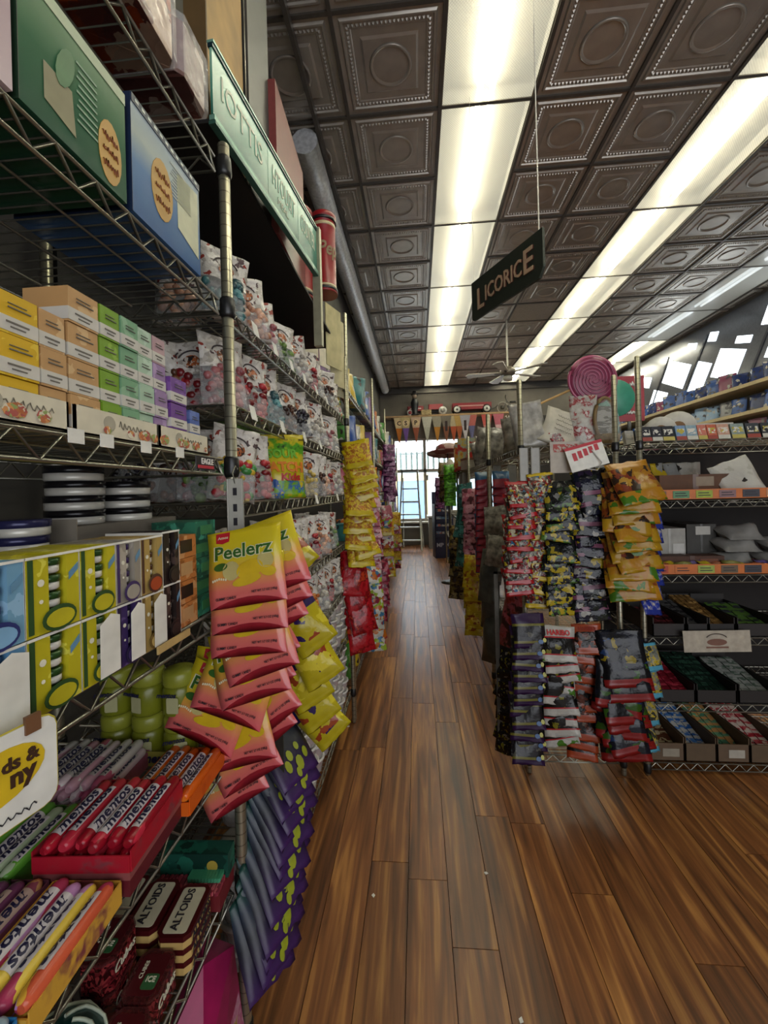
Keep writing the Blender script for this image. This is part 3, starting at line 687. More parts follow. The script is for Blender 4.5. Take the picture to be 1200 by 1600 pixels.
# backing cartons that carry the tin stacks
for (x0, x1, y0, y1, h, lab) in ((-.70, -.55, .62, .95-.06, .195, 'plain grey card carton under the black lidded tin stacks'), (-.66, -.54, .42, .60, .165, 'plain grey card carton under the yellow lidded tins')):
    t = thing('card_carton', lab, 'box', (x0, y0, zt+.002), (0,0,0), None, None, [('carton', MB().box(0, x1-x0, 0, y1-y0, 0, h).mesh('carton', M('grey_card', '#6e675c', .8))), ('flap', MB().box(0, x1-x0, -.002, 0, h*.5, h+.012).mesh('flap', M('grey_card_l', '#857d70', .8)))])
stack(-.625, .70, zt+.196, 4, 'black', '#17161a', 'at the back by the dark wall', .045, .026)
stack(-.60, .80, zt+.196, 3, 'black', '#17161a', 'beside the orange cartons', .052, .026)
stack(-.60, .475, zt+.166, 2, 'olive', '#8d8a2a', 'behind the yellow display boxes', .034, .026)
stack(-.58, .55, zt+.166, 2, 'navy', '#2a2a52', 'behind the purple display box', .034, .024)
# orange cartons and green cartons at the end of the shelf
for i in range(4):
    c = PR('orange_carton', ['#b5713a', '#c4905e', '#8f5628'], 60, .5, (1,1,1), [5, 2, 1], 0)
    t = thing('gum_carton', f'orange gum carton with dark window, {["bottom","second","third","top"][i]} of the stack by the brown tin box', 'box', (XF-.015, .703, zt+.001+i*.042), (0,0,pi/2), 'orange gum cartons', None, [
        ('carton', MB().box(0, .065, 0, .08, 0, .041).mesh('carton', c)), ('window', MB().box(.012, .05, -.001, .0, .01, .033).mesh('window', M('win_dark', '#2b211c', .3) if i % 2 else M('win_tan', '#b98f60', .5)))])
for i in range(5):
    t = thing('mint_carton', f'green mint carton, {["bottom","second","third","fourth","top"][i]} of the stack at the shelf end', 'box', (XF-.02-.01*(i%2), .775, zt+.001+i*.038), (0,0,pi/2), 'green mint cartons', None, [
        ('carton', MB().box(0, .08, 0, .09, 0, .037).mesh('carton', PR('green_mint', ['#2c6b52', '#1f4c3c', '#3f8a70'], 60, .45, (1,1,1), [4, 2, 1], 0))), ('label', MB().box(.02, .065, -.001, 0, .01, .028).mesh('label', M('green_lab', '#58a08a' if i > 2 else '#3c7a4a', .5)))])
# ---------------------------------------------------------------- candy rolls
zt = .836
def roll(key, cols, txtm, bandm, L_=.135, r=.0105):
    k = ('roll', key)
    if k in _wu: return _wu[k]
    body = MB().lathe([(r*.55, -L_/2), (r*.8, -L_/2+.004), (r, -L_/2+.010), (r, L_/2-.010), (r*.8, L_/2-.004), (r*.55, L_/2)], 12, (0,0,0), 0, None, 'X').mesh('roll_body', PR('roll_'+key, cols, 28, .25, (.35, 1, 1), None, .2))
    # white lettering panel and word, wrapped along the upper side
    def wrap(me):
        for v in me.vertices:
            x, y, z = v.co; a = z/r; rr_ = r+.0006+(-y)
            v.co = (x, -rr_*sin(-a+.0)*1.0, rr_*cos(a))
        return me
    pn = MB()
    for i in range(6):
        a, b2 = -.75*r+i*1.5*r/6, -.75*r+(i+1)*1.5*r/6
        pn.quad((-L_*.36, 0, a), (L_*.30, 0, a), (L_*.30, 0, b2), (-L_*.36, 0, b2))
    pm_ = wrap(pn.mesh('word_panel', bandm))
    tx_ = text('mentos', .019, txtm, .025, .25, .0005, L_*.60).copy(); wrap(tx_)
    for v in tx_.vertices: v.co.x -= L_*.03
    _wu[k] = (body, pm_, tx_); return _wu[k]
MT = M('roll_ink', '#1c1c40', .4); MW = M('roll_white', '#c9c3c6', .35)
ROLLS = {'red': roll('red', ['#a3182a', '#b52a3c', '#8a1020'], MT, MW), 'green': roll('green', ['#3f7a24', '#5c9a34', '#a8b89a'], MT, MW),
         'orange': roll('orange', ['#cc5a14', '#d8701e', '#b84a10'], MT, MW), 'rainbow': roll('rainbow', ['#d8a53a', '#c8583a', '#e0c24a', '#a83a5a', '#b98ac0'], MT, MW),
         'pink and white': roll('pw', ['#b58a96', '#c9b6b8', '#a8506a', '#c4c0b8'], MT, M('roll_white2', '#a9a39e', .35)), 'purple': roll('purple', ['#6a3a5c', '#8a4a5a', '#b58a5a', '#7a4a72'], MT, M('roll_tan', '#b39a8c', .4)),
         'light blue': roll('blue', ['#2a7ab8', '#3a8ccc', '#9cb8cc', '#d8a0a8'], MT, M('roll_pale', '#9ab4c4', .35))}
def rolltray(cx, cy, ang, key, n, layers, tcol, lab, flip=False, zb=zt, L_=.135, wallh=.03, tilt=0., word=True):
    """open card tray of rolls lying along Y; each roll is a thing"""
    w = n*.0225+.004; l = L_+.008
    t = thing('roll_tray', 'open card tray of '+key+' candy rolls', 'tray', (cx, cy, zb), (0, 0, ang), None, None, [])
    mb = MB(); mb.box(-w/2, w/2, -l/2, l/2, 0, .002); mb.box(-w/2-.002, -w/2, -l/2, l/2, 0, wallh); mb.box(w/2, w/2+.002, -l/2, l/2, 0, wallh); mb.box(-w/2, w/2, -l/2-.002, -l/2, 0, wallh*.8); mb.box(-w/2, w/2, l/2, l/2+.002, 0, wallh)
    obj('tray_body', mb.mesh('tray_body', PR('rt_'+tcol, [tcol, tcol, '#7a3a40' if tcol != '#cc5a14' else '#b84a10'], 22, .4, (1,1,1), [5, 4, 1], 0, 'N')), t)
    bo, pn, tx_ = ROLLS[key]; ca, sa = cos(ang), sin(ang)
    for ly in range(layers):
        for i in range(n):
            lx = -w/2+.0135+i*.0225 + (.004 if ly % 2 else 0); yo = R.uniform(-.008, .004); zz = zb+.0125+ly*.0195
            spin = R.choice((-.5, -.2, 0, .2, .5)) if ly == layers-1 else 0
            x, y = cx+lx*ca-yo*sa, cy+lx*sa+yo*ca
            show = ly == layers-1 or i == n-1
            o = thing('candy_roll', f'{key} candy roll, {ORD[n-1-i]} from the tray side by the rail, '+('upper layer' if ly == layers-1 else 'middle layer' if ly == 1 else 'lower layer'), 'candy roll', (x, y, zz), (spin*0, 0, ang+(pi/2 if not flip else -pi/2)), lab+' rolls', None, [])
            o.rotation_euler = (Matrix.Rotation(ang+(pi/2 if not flip else -pi/2), 4, 'Z') @ Matrix.Rotation(spin, 4, 'X')).to_euler()
            obj('roll_body', bo, o)
            if show: obj('word_panel', pn, o); obj('lettering', tx_, o)
    return t
rolltray(-.477, .760, radians(2), 'orange', 5, 2, '#cc5a14', 'orange roll')
rolltray(-.492, .612, radians(4), 'red', 6, 2, '#a3182a', 'red roll', zb=zt+.036)
thing('roll_carton', 'closed dark red carton under the red candy roll tray', 'box', (-.492, .612, zt), (0,0,radians(4)), None, None, [('carton', MB().box(-.068, .068, -.071, .071, 0, .033).mesh('carton', M('roll_carton_red', '#5c1420', .45))), ('lid', MB().box(-.069, .069, -.072, .072, .024, .035).mesh('lid', M('roll_carton_lid', '#8a4a4a', .45)))])
rolltray(-.470, .463, radians(3), 'rainbow', 4, 2, '#c99a3a', 'rainbow roll', True)
rolltray(-.585, .458, radians(3), 'purple', 5, 2, '#6a3a4c', 'dark purple roll', True)
rolltray(-.648, .592, radians(3), 'green', 5, 2, '#3f7a24', 'green roll')
rolltray(-.655, .742, radians(4), 'pink and white', 7, 3, '#8a4a5c', 'pink and white roll')
rolltray(-.47, .314, radians(3), 'light blue', 4, 2, '#2a7ab8', 'light blue roll', False)
# carton under the orange tray is printed; gum bottles stand at the back
GB = M('gum_bottle', '#6f741a', .3); GC = M('gum_cap', '#84882a', .35)
gb = MB().lathe([(.030, 0), (.034, .006), (.034, .052), (.031, .06), (.028, .064)], 18).mesh('bottle', GB)
gc = MB().lathe([(.031, .062), (.033, .066), (.033, .088), (.029, .094), (.002, .095)], 18).mesh('cap', GC)
for i, (x, y, z) in enumerate(((-.60, 0, .932), (-.528, 0, .932), (-.672, 0, .932), (-.528, 0, .837), (-.60, 0, .837), (-.672, 0, .837))):
    t = thing('gum_bottle', 'yellow green round gum bottle with ' + f'cap, {ORD[i % 3]} in the '+('upper row' if z > .9 else 'lower row'), 'bottle', (x, .853, z), (0,0,R.uniform(-.4,.4)), 'gum bottles', None, [('bottle', gb), ('cap', gc)])
    obj('label', flat(rrect(-.013, .013, .012, .045, .003), M('gum_label', '#a9a77c', .5)), t, (.004, -.0345, 0))
    obj('lettering', text('mentos', .014, MT, .02, .25), t, (-.008, -.0362, .05))
t = thing('gum_tray', 'yellow printed card tray holding the gum bottles', 'tray', (-.71, .813, .8365), (0,0,0), None, None, [('tray_body', MB().box(0, .215, 0, .002, 0, .03).mesh('tray_body', M('gum_tray', '#8f8a3a', .5)))])
for x in (.055, .16): obj('lettering', text('mentos', .026, MT, .03, .25), t, (x, -.001, .016))
# hanging price sign
sg = thing('price_sign', 'white rounded price sign with yellow patch hanging from shelf rail', 'sign', (XF+.018, .362, 1.135), (0, 0, radians(78)), None, None, [])
obj('sign_board', flat(rrect(-.048, .046, -.052, .04, .014), WHITE, .0015), sg)
obj('rim', flat(rrect(-.0495, .0475, -.0535, .0415, .015), M('sign_rim', '#b8a838', .5), .001), sg, (0, .0006, 0))
obj('yellow_patch', flat(ell(-.008, .0, .042, .026, 20, .12), M('sign_yellow', '#cfae1e', .5)), sg, (0, -.0018, 0))
BR = M('sign_brown', '#3a2010', .6)
obj('lettering', text('ds &', .018, BR, .03, 0), sg, (.012, -.0030, .010)); obj('lettering', text('ny', .024, BR, .035, 0), sg, (.014, -.0030, -.010))
obj('script_print', squig(.05, .008, INK, 4, .0007), sg, (.0, -.0022, -.042)); obj('clip', MB().box(.016, .03, -.004, .0, .03, .048).mesh('clip', M('clip_brown', '#6d4a30', .5)), sg)
# ---------------------------------------------------------------- lower shelves: peppermint tins, cube bottles, gum cartons
zt = .544
MAR = M('tin_maroon', '#4a1014', .3, .3); IVO = M('tin_ivory', '#b9b49c', .45); TAN = M('tin_tan', '#b99a5c', .5)
def mint_box():
    w, l, h = .06, .098, .023
    return [('tin', MB().rbox(-w/2, w/2, -l/2, l/2, 0, h*.6, .01).mesh('tin', TAN)), ('lid', MB().rbox(-w/2-.001, w/2+.001, -l/2-.001, l/2+.001, h*.6, h, .01).mesh('lid', MAR), None, None, None,
            [('top_label', MB().prism(rrect(-w/2+.008, w/2-.008, -l/2+.006, l/2-.006, .006), h, h+.0006).mesh('top_label', IVO))])]
mbx = mint_box()
tl = text('ALTOIDS', .021, INK, .01, 0, .0005, .078); tls = text('ALTOIDS', .016, INK, .01, 0, .0005, .07)
for i, (x, y, z, a) in enumerate(((-.462, .745, zt+.046, 4), (-.53, .752, zt+.046, 3), (-.598, .757, zt+.046, 3), (-.462, .745, zt+.023, 4), (-.462, .745, zt, 4), (-.53, .752, zt+.023, 3), (-.53, .752, zt, 3), (-.598, .757, zt+.023, 3), (-.598, .757, zt, 3))):
    lay = 'top' if i < 3 else 'middle' if i in (3, 5, 7) else 'bottom'
    nb = ('beside the rail', 'between two other stacks', 'nearest the back')[{0:0,3:0,4:0,1:1,5:1,6:1,2:2,7:2,8:2}[i]]
    t = thing('mint_tin_box', f'maroon and ivory hinged mint tin, {lay} of the stack {nb}', 'tin', (x, y, z), (0,0,radians(a)), 'hinged mint tins', None, mbx)
    if lay == 'top': obj('lettering', tl, t, (-.004, 0, .0242), (-pi/2, 0, pi/2)); 
    obj('lettering', tls, t, (.0312, 0, .0075), (0, 0, pi/2))
CUB = PR('cube_gum', ['#3a0c10', '#5c161c', '#2a080a', '#7a2a2c'], 180, .15, (1,1,1), None, .3); CUBC = FILM('cube_clear', '#5a2a2a', .5, .1)
gl = M('glyph_green', '#2c5a34', .5); gw = M('glyph_white', '#c9c6ae', .5)
for i, (x, y, z, a) in enumerate(((-.545, .655, zt, 2), (-.472, .654, zt, 3), (-.545, .655, zt+.054, 2), (-.462, .572, zt, 3), (-.462, .49, zt, 3))):
    t = thing('cube_gum_pack', f'dark red clear gum cube pack {["by the maroon tins, lower", "against the rail", "by the maroon tins, upper", "beside the swirl tin", "past the swirl tin by the rail"][i]}', 'gum pack', (x, y, z), (0,0,radians(a)), 'gum cube packs', None, [
        ('pack', MB().rbox(-.03, .03, -.038, .038, 0, .048, .012).mesh('pack', CUB)), ('cap', MB().rbox(-.031, .031, -.039, .039, .0475, .052, .012).mesh('cap', CUBC))])
    l = obj('top_label', MB().prism(rrect(-.024, .024, -.03, .03, .008), .052, .0526).mesh('top_label', M('cube_label', '#4a1218', .3)), t)
    obj('green_badge', MB().prism(rrect(-.004, .02, -.022, .0, .004), .0526, .0532).mesh('green_badge', gl), t)
    obj('lettering', text('ICE', .011, gw, .02), t, (.008, -.008, .0536), (-pi/2, 0, 0)); obj('lettering', text('CUBES', .009, gw, .0), t, (-.012, .006, .0530), (-pi/2, 0, pi/2))
    obj('lettering', text('Cubes', .02, gw, .0, .3), t, (.0305, 0, .028), (0, 0, pi/2))
# swirl tin
sw = thing('swirl_tin', 'round dark teal tin with white swirl ribs beside the rail', 'tin', (-.542, .548, zt), (0,0,0), None, None, [])
obj('tin_body', MB().lathe([(.05, 0), (.06, .012), (.064, .035), (.058, .058), (.042, .074), (.02, .083), (.001, .085)], 28).mesh('tin_body', M('swirl_teal', '#123e3a', .3)), sw)
prof = [(.062, .012), (.0655, .035), (.0595, .058), (.043, .0755), (.021, .0845)]
for k in range(9):
    a0 = 2*pi*k/9; pts = []
    for i in range(13):
        t_ = i/12*(len(prof)-1); j = min(len(prof)-2, int(t_)); f_ = t_-j
        r_ = prof[j][0]*(1-f_)+prof[j+1][0]*f_; z = prof[j][1]*(1-f_)+prof[j+1][1]*f_; a = a0+i/12*1.7
        pts.append((r_*cos(a), r_*sin(a), z))
    obj('swirl_rib', MB().tube(pts, .0028, 5).mesh('swirl_rib', M('swirl_white', '#b9c4b0', .4)), sw)
# pink sticks carton with green lid card
t = thing('stick_carton', 'open carton of pink red sweet sticks with dark green lid', 'box', (-.50, .835, zt), (0,0,radians(3)), None, None, [])
obj('carton', MB().box(-.072, .072, -.03, .042, 0, .035).mesh('carton', M('carton_red', '#6a1c22', .5)), t)
obj('lid', MB().box(-.074, .074, .008, .044, .035, .085).mesh('lid', PR('lid_green', ['#16463a', '#1c5a48', '#0f3028'], 40, .4, (1,1,1), None, 0)), t)
obj('lid_print', flat(ell(.04, .06, .012, .012), M('lid_gold', '#a8923a', .5)), t, (0, .0075, 0))
st = MB().rbox(-.0042, .0042, -.02, .02, 0, .0085, .002).mesh('stick', PR('stick_pink', ['#9a3a48', '#b85a62', '#7c2a38'], 90, .4, (1,1,1), None, 0))
for i in range(14): obj('stick', st, t, (-.065+i*.0100, -.014, .0355))
for i in range(10): obj('stick', MB().rbox(-.0042, .0042, -.012, .012, 0, .0085, .002).mesh('stick', M('stick_mint', '#3f8f6a', .4)) if i == 0 else bpy.data.meshes['stick.001'] if 'stick.001' in bpy.data.meshes else st, t, (.0+i*.0068, -.002, .0445))
# boxes at the foot of the shelf
zt = .204
MG = M('magenta_card', '#94104e', .45, 0, .08); 
t = thing('gift_pouch', 'magenta folded gift pouch with pink printed front on the lowest shelf', 'pouch', (-.455, .79, zt), (0, 0, radians(8)), None, None, [])
mb = MB(); mb.v = [(-.06,-.10,0),(.05,-.10,0),(.05,.09,0),(-.06,.09,0),(-.05,-.09,.17),(.03,-.085,.14),(.035,.08,.2),(-.04,.085,.23),(.0,0,.25)]
mb.f = [(3,2,1,0),(0,1,5,4),(1,2,6,5),(2,3,7,6),(3,0,4,7),(4,5,8),(5,6,8),(6,7,8),(7,4,8)]; mb.m = [0]*9; mb.sm = [False]*9
obj('pouch', mb.mesh('pouch', MG), t)
obj('front_print', MB().quad((.0525, -.095, .01), (.0525, .085, .01), (.039, .078, .13), (.036, -.083, .10)).mesh('front_print', PR('pouch_print', ['#c9b0b4', '#b0507a', '#c48aa0', '#a8902e'], 26, .5, (1,1,1), [4, 3, 2, 1], 0, 'N')), t)
for i, (y, c, lab) in enumerate(((.56, '#3a1a24', 'dark wine sweet carton on the lowest shelf near the magenta pouch'), (.40, '#2a3a36', 'dark green sweet carton on the lowest shelf'))):
    thing('sweet_carton', lab, 'box', (-.56, y, zt), (0,0,.05), None, None, [('carton', MB().box(-.1, .1, -.07, .07, 0, .13).mesh('carton', M('lowcarton%d' % i, c, .5))), ('lid', MB().box(-.102, .102, -.072, .072, .11, .135).mesh('lid', M('lowlid%d' % i, c, .4)))])
# ================================================================ bags hung on the post by the aisle
# --- yellow to pink fruit gummy pouches
PW, PH, PT = .155, .178, .014
def surf(w, h, t, bend, seed, org='top', flatbase=False, rip=0., lift=.0012):
    def mk(dx, dz):
        def f(X, Z):
            u = min(.98, max(.02, .5+(X+dx)/w)); v = min(.98, max(.02, (-(Z+dz) if org == 'top' else h-(Z+dz))/h))
            return -bagf(w, h, t, u, v, flatbase, rip, seed)+bagbend(u, v, bend, seed)-lift
        return f
    return mk
pdr = surf(PW, PH, PT, .006, 3)
pouch = bag('pouch', PW, PH, PT, [GR('pouch_ink', [(0, '#c4525c'), (.22, '#cc6a5c'), (.45, '#cf9a3c'), (.62, '#c4b428'), (1, '#c2ae1c')], 2, -PH, 0, .22, .25), M('pouch_back', '#8c1c28', .3)], ((1., 0),), 3, 'top', 8, 12, False, .0, 0, .006, 1, .02, 1)
def pf(pts, mat, cx=0, cz=0): return flat(pts, mat, .0004, 'print', pdr(0, 0))
PG = M('pouch_green', '#2f5a1c', .4); PWH = M('pouch_white', '#d9d4b0', .4); PY = M('pouch_yellow', '#c9a81a', .35); PCR = M('pouch_cream', '#b5a86a', .35); PRD = M('pouch_red', '#b01c28', .4)
word_o = text('Peelerz', .044, PWH, .05, 0, .0004, .126, pdr(.0, -.052)); word_i = text('Peelerz', .044, PG, .018, 0, .0008, .120, pdr(.0, -.052))
fruit = [('fruit_print', pf(ell(.012, -.098, .028, .020, 16, .3), PY)), ('slice_print', pf(ell(-.026, -.096, .018, .022, 14), PCR)), ('slice_print', pf(ell(.045, -.082, .016, .019, 14, .2), PCR)), ('fruit_print', pf(ell(.004, -.122, .030, .011, 14, .2), PY)), ('fruit_print', pf(ell(.048, -.108, .016, .012, 12, -.3), PY))]
base_pr = [('logo_patch', pf([(-.058, -.004), (-.028, -.004), (-.030, -.026), (-.044, -.030), (-.058, -.026)], PRD)), ('green_badge', pf(ell(-.048, -.084, .015, .009, 14, .1), PG))] + fruit
small1 = text('GUMMY CANDY', .0085, INK, .01, 0, .0003, .042, pdr(-.042, -.156)); small2 = text('NET WT 3.7 OZ (105g)', .0075, INK, .01, 0, .0003, .05, pdr(.036, -.150)); logo = text('Amos', .010, PWH, .01, 0, .0003, .022, pdr(-.043, -.015)); _cd = pdr(-.052, -.115); _cm = MB()
for q in range(7): _cm.box(-.014+q*.0045, -.0112+q*.0045, _cd(-.012+q*.0045, -.003)-.0006, _cd(-.012+q*.0045, -.003), -.004-.0012*abs(q-3)+.006, .001-.0012*abs(q-3)+.006)
curv = _cm.mesh('curved_print', PWH)
# (left foot px, right foot px, order) of each pouch, hung fanned on the clip strip
PCH = [((345, 953), (434, 938)), ((392, 940), (470, 911)), ((350, 992), (432, 982)), ((398, 975), (474, 938)), ((348, 1029), (430, 1020)), ((395, 1010), (470, 966)), ((380, 1068), (447, 1043)), ((385, 1062), (457, 1018)),
       ((378, 1102), (425, 1086)), ((388, 1108), (447, 1066)), ((325, 1116), (377, 1133)), ((308, 1125), (372, 1136)), ((268, 1143), (350, 1178)), ((400, 1160), (459, 1112)), ((342, 1208), (420, 1186)), ((396, 1188), (452, 1140)), ((366, 1240), (428, 1202)), ((353, 1272), (399, 1244))]
phr = ['topmost', 'second', 'third', 'fourth', 'fifth', 'sixth', 'seventh', 'eighth', 'ninth', 'tenth', 'eleventh', 'twelfth', 'thirteenth', 'fourteenth', 'fifteenth', 'sixteenth', 'seventeenth', 'lowest']
for i, (a, b2) in enumerate(PCH):
    Y = .758+.005*i+(.034 if i % 2 else 0)
    p, q = atY(*a, Y), atY(*b2, Y); c = (p+q)/2; ang = math.atan2(q.z-p.z, q.x-p.x)
    tlt = radians(-13); foot = .013*0
    Mx = Matrix.Translation(c) @ Matrix.Rotation(-ang, 4, 'Y') @ Matrix.Rotation(radians(2 if i % 2 else -2), 4, 'Z') @ Matrix.Rotation(tlt, 4, 'X') @ Matrix.Diagonal((1, 1, .84, 1)) @ Matrix.Translation((0, 0, PH))
    lab = f'yellow to pink fruit gummy pouch hung on the clip strip, {phr[i]} in the bunch' if i < 17 else 'yellow to pink fruit gummy pouch at the very foot of the bunch'
    o = thing('gummy_pouch', lab, 'candy bag', (0,0,0), (0,0,0), 'fruit gummy pouches', None, [('pouch', pouch)]); o.matrix_world = Mx
    for nm, me in base_pr: obj(nm, me, o)
    for nm, me, x, z in (('lettering', small1, -.042, -.156), ('lettering', small2, .036, -.150), ('lettering', logo, -.043, -.015), ('curved_print', curv, -.052, -.115), ('word_outline', word_o, .0, -.052), ('lettering', word_i, .0, -.052)):
        obj(nm, me, o, (x, -.0006 if me is not word_i else -.001, z))
# grey clip strip that carries them
cs = MB().rbox(-.018, .018, -.0012, .0012, -.135, 0, .003).mesh('strip', M('strip_grey', '#a8a69c', .45))
t = thing('clip_strip', 'grey plastic clip strip hooked to the chrome post', 'clip strip', tuple(atY(367, 748, .86)), (0,0,0), None, None, [('strip', cs)])
for z in (-.02, -.055, -.085): obj('slot', MB().box(-.004, .004, -.003, .003, z-.016, z).mesh('slot', INK), t)
obj('hook', MB().tube([(0, 0, -.01), (0, -.012, .012), (0, .004, .028), (0, .014, .022)], .0016, 5).mesh('hook', STEEL), t)
# --- purple and yellow crunchy sweet bags hanging behind the pouches
NB = bag('nbag', .11, .15, .04, [M('nb_yellow', '#a8991a', .2), M('nb_purple', '#2a1c4c', .2), PR('nb_mix', ['#a8991a', '#c0b030', '#8a3a1a', '#2a1c4c'], 30, .2, (1,1,1), [5, 2, 1, 1])], ((.30, 1), (.8, 2), (1, 0)), 5, 'top', 7, 10, False, .002, .006, .008)
for i, (px, py, a) in enumerate(((415, 825, -38), (452, 935, -30), (468, 985, -26), (455, 1020, -25), (462, 1055, -30), (470, 1090, -40))):
    p = atY(px, py, 1.04+.02*i)
    thing('crunch_bag', f'purple and yellow crunchy candy bag behind the pouches, {["topmost","second","third","fourth","fifth","lowest"][i]}', 'candy bag', tuple(p), (radians(-18), radians(a), radians(25)), 'purple and yellow candy bags', NB)
# --- dark teal and purple bags with lime drops, hung below
DB_ = bag('dbag', .12, .17, .02, [GR('db_ink', [(0, '#3a1c54'), (.28, '#221634'), (.5, '#10131f'), (.8, '#1a2638'), (1, '#144038')], 2, -.17, 0, .42, .2)], ((1, 0),), 8, 'top', 7, 10, False, .002, .01, .008)
LIME = M('lime_drop', '#8a921c', .5)
dsh = [flat(ell(x, z, a, a*1.7, 9), LIME, .0004, 'lime_drop', surf(.12, .17, .02, .008, 8, 'top', False, .002, .002)(0, 0)) for x, z, a in ((-.03, -.095, .006), (-.005, -.11, .008), (.02, -.10, .006), (-.02, -.13, .009), (.012, -.138, .0105), (.036, -.125, .008), (.0, -.155, .007))]
for i in range(15):
    px = 418-i*1.6+(5 if i % 2 else 0); py = 1120+i*19
    p = atY(px, py, 1.06-.012*i)
    o = thing('lime_drop_bag', f'dark purple candy bag with lime drops, {phr[i] if i < 14 else "lowest"} in the bunch by the floor', 'candy bag', tuple(p), (0, 0, 0), 'dark bags with lime drops', DB_)
    o.matrix_world = Matrix.Translation(p) @ Matrix.Rotation(radians(-12+i*1.2), 4, 'Y') @ Matrix.Rotation(radians(62+R.uniform(-6, 6)), 4, 'Z') @ Matrix.Rotation(radians(-30), 4, 'X')
    for m_ in dsh: obj('lime_drop', m_, o)
t = thing('clip_strip', 'dark plastic clip strip carrying the lime drop bags', 'clip strip', (-.36, .99, .98), (0,0,0), None, None, [('strip', MB().box(-.012, .012, 0, .002, -.72, 0).mesh('strip', STEEL_D)), ('hook', MB().tube([(0, 0, 0), (-.02, .0, .02), (-.05, 0, .02)], .002, 5).mesh('hook', STEEL))])
# ================================================================ clear bags of loose candy on the next unit
CANDY = {'pink': ['#9a5a5c', '#b57a78', '#8a4648'], 'red': ['#8c1c22', '#a83034', '#6a1016'], 'green': ['#4a6a2a', '#6f8a44', '#3a5420'], 'yellow': ['#a8913a', '#c0a858', '#8a7428'], 'orange': ['#a85a1c', '#c0742e', '#8a4412'],
         'white': ['#b9b2a4', '#cfc9bc', '#9a9284'], 'brown': ['#4a2c1c', '#6a4228', '#33201a'], 'dark': ['#24202a', '#38323c', '#181418'], 'mixed': ['#a82c34', '#3a7a3c', '#c0a030', '#4a5aa0', '#c07a30'], 'teal': ['#3a6a6c', '#55888a', '#28484c'], 'peach': ['#b58468', '#c89c80', '#96664c']}
HEAD = PR('bag_header', ['#c4bfb6', '#cfcac2', '#8a3a30', '#a09a90', '#5a4a4a', '#b5aea4'], 85, .25, (1,1,1), [9, 8, 1, 2, 1, 3], .5)
EMB = PR('bag_emblem', ['#8a4a24', '#2c2220', '#a85c30', '#b5aea4'], 120, .4, (1,1,1), None, 0)
_cb = {}; SEEDS = {}
def lumps(col, w, h, t, n=46, seed=0, r=.012):
    rr = random.Random(seed); mb = MB()
    for i in range(n):
        x = rr.uniform(-.40, .40)*w; z = rr.uniform(.03, .60)*h; e = sqrt(max(.05, 1-(2*x/w)**2))*t*.46
        y = rr.choice((-1, -1, 1))*rr.uniform(.5, .95)*e*.8
        s = r*rr.uniform(.8, 1.25)
        mb.ball((x, y, max(s*.7, z)), s, 6, 4, rr.randrange(3), (rr.uniform(.8, 1.3), .8, rr.uniform(.7, 1.1)))
    mats = [M(f'candy_{col}_{i}', c, .35, 0, .1) for i, c in enumerate(CANDY[col][:3])]
    return mb.mesh('candies', mats)
FILM_H = FILM('film_shell', '#eef0ee', .20, .06)
def candybag(col, size='m'):
    w, h, t = {'m': (.125, .19, .05), 's': (.10, .15, .045), 'l': (.15, .22, .06)}[size]
    k = (col, size)
    if k not in _cb:
        seed = len(_cb)
        shell = bag('cb'+size, w, h, t, [HEAD, FILM_H], ((.48, 0), (1, 1)), seed, 'bottom', 7, 10, True, .003, .008, .008)
        d = surf(w, h, t, .008, seed if False else SEEDS.setdefault(size, seed), 'bottom', True, .003, .003)(0, 0)
        emb = flat(ell(0, h*.70, w*.17, h*.10, 12), EMB, .0004, 'emblem', d); arc = MB().tube([(w*.26*cos(a), d(w*.26*cos(a), h*.72+h*.15*sin(a)), h*.72+h*.15*sin(a)) for a in [pi*(.12+.076*i) for i in range(11)]], .002, 4).mesh('arc_print', M('bag_ink', '#3a3034', .5))
        _cb[k] = (shell, lumps(col, w*.94, h*.95, t, 44, seed, .0115 if size != 's' else .0095), emb, arc)
    return _cb[k]
tier = {.20: 'lowest', .56: 'second', .84: 'third', 1.10: 'fourth', 1.38: 'fifth', 1.615: 'sixth', 1.84: 'top'}
used = {}
def put_candy(col, x, y, z, rz, size='m', tiltx=0., where=''):
    sh, lu, em, ar = candybag(col, size)
    lab = f'clear bag of {col} candies, {where}'
    o = thing('candy_bag', lab, 'candy bag', (x, y, z), (radians(tiltx), radians(R.uniform(-10, 10)), radians(rz)), 'clear bags of loose candy', None, [('film', sh), ('candies', lu), ('emblem', em), ('arc_print', ar)])
    return o
rows = [(1.842, ['teal', 'peach', 'pink', 'green', 'white', 'red', 'white', 'brown', 'white', 'mixed'], 'm'), (1.617, ['pink', 'red', 'teal', 'brown', 'dark', 'white', 'white', 'pink', 'white'], 'm'),
        (1.382, ['mixed', 'red', None, 'pink', 'yellow', 'brown', 'peach', 'red', 'white'], 'm'), (1.102, ['peach', 'red', 'green', 'white', 'red', 'peach', 'brown', 'green'], 'm'), (.842, ['white', 'green', 'yellow', 'white', 'orange', 'white', 'red', 'white'], 'm')]
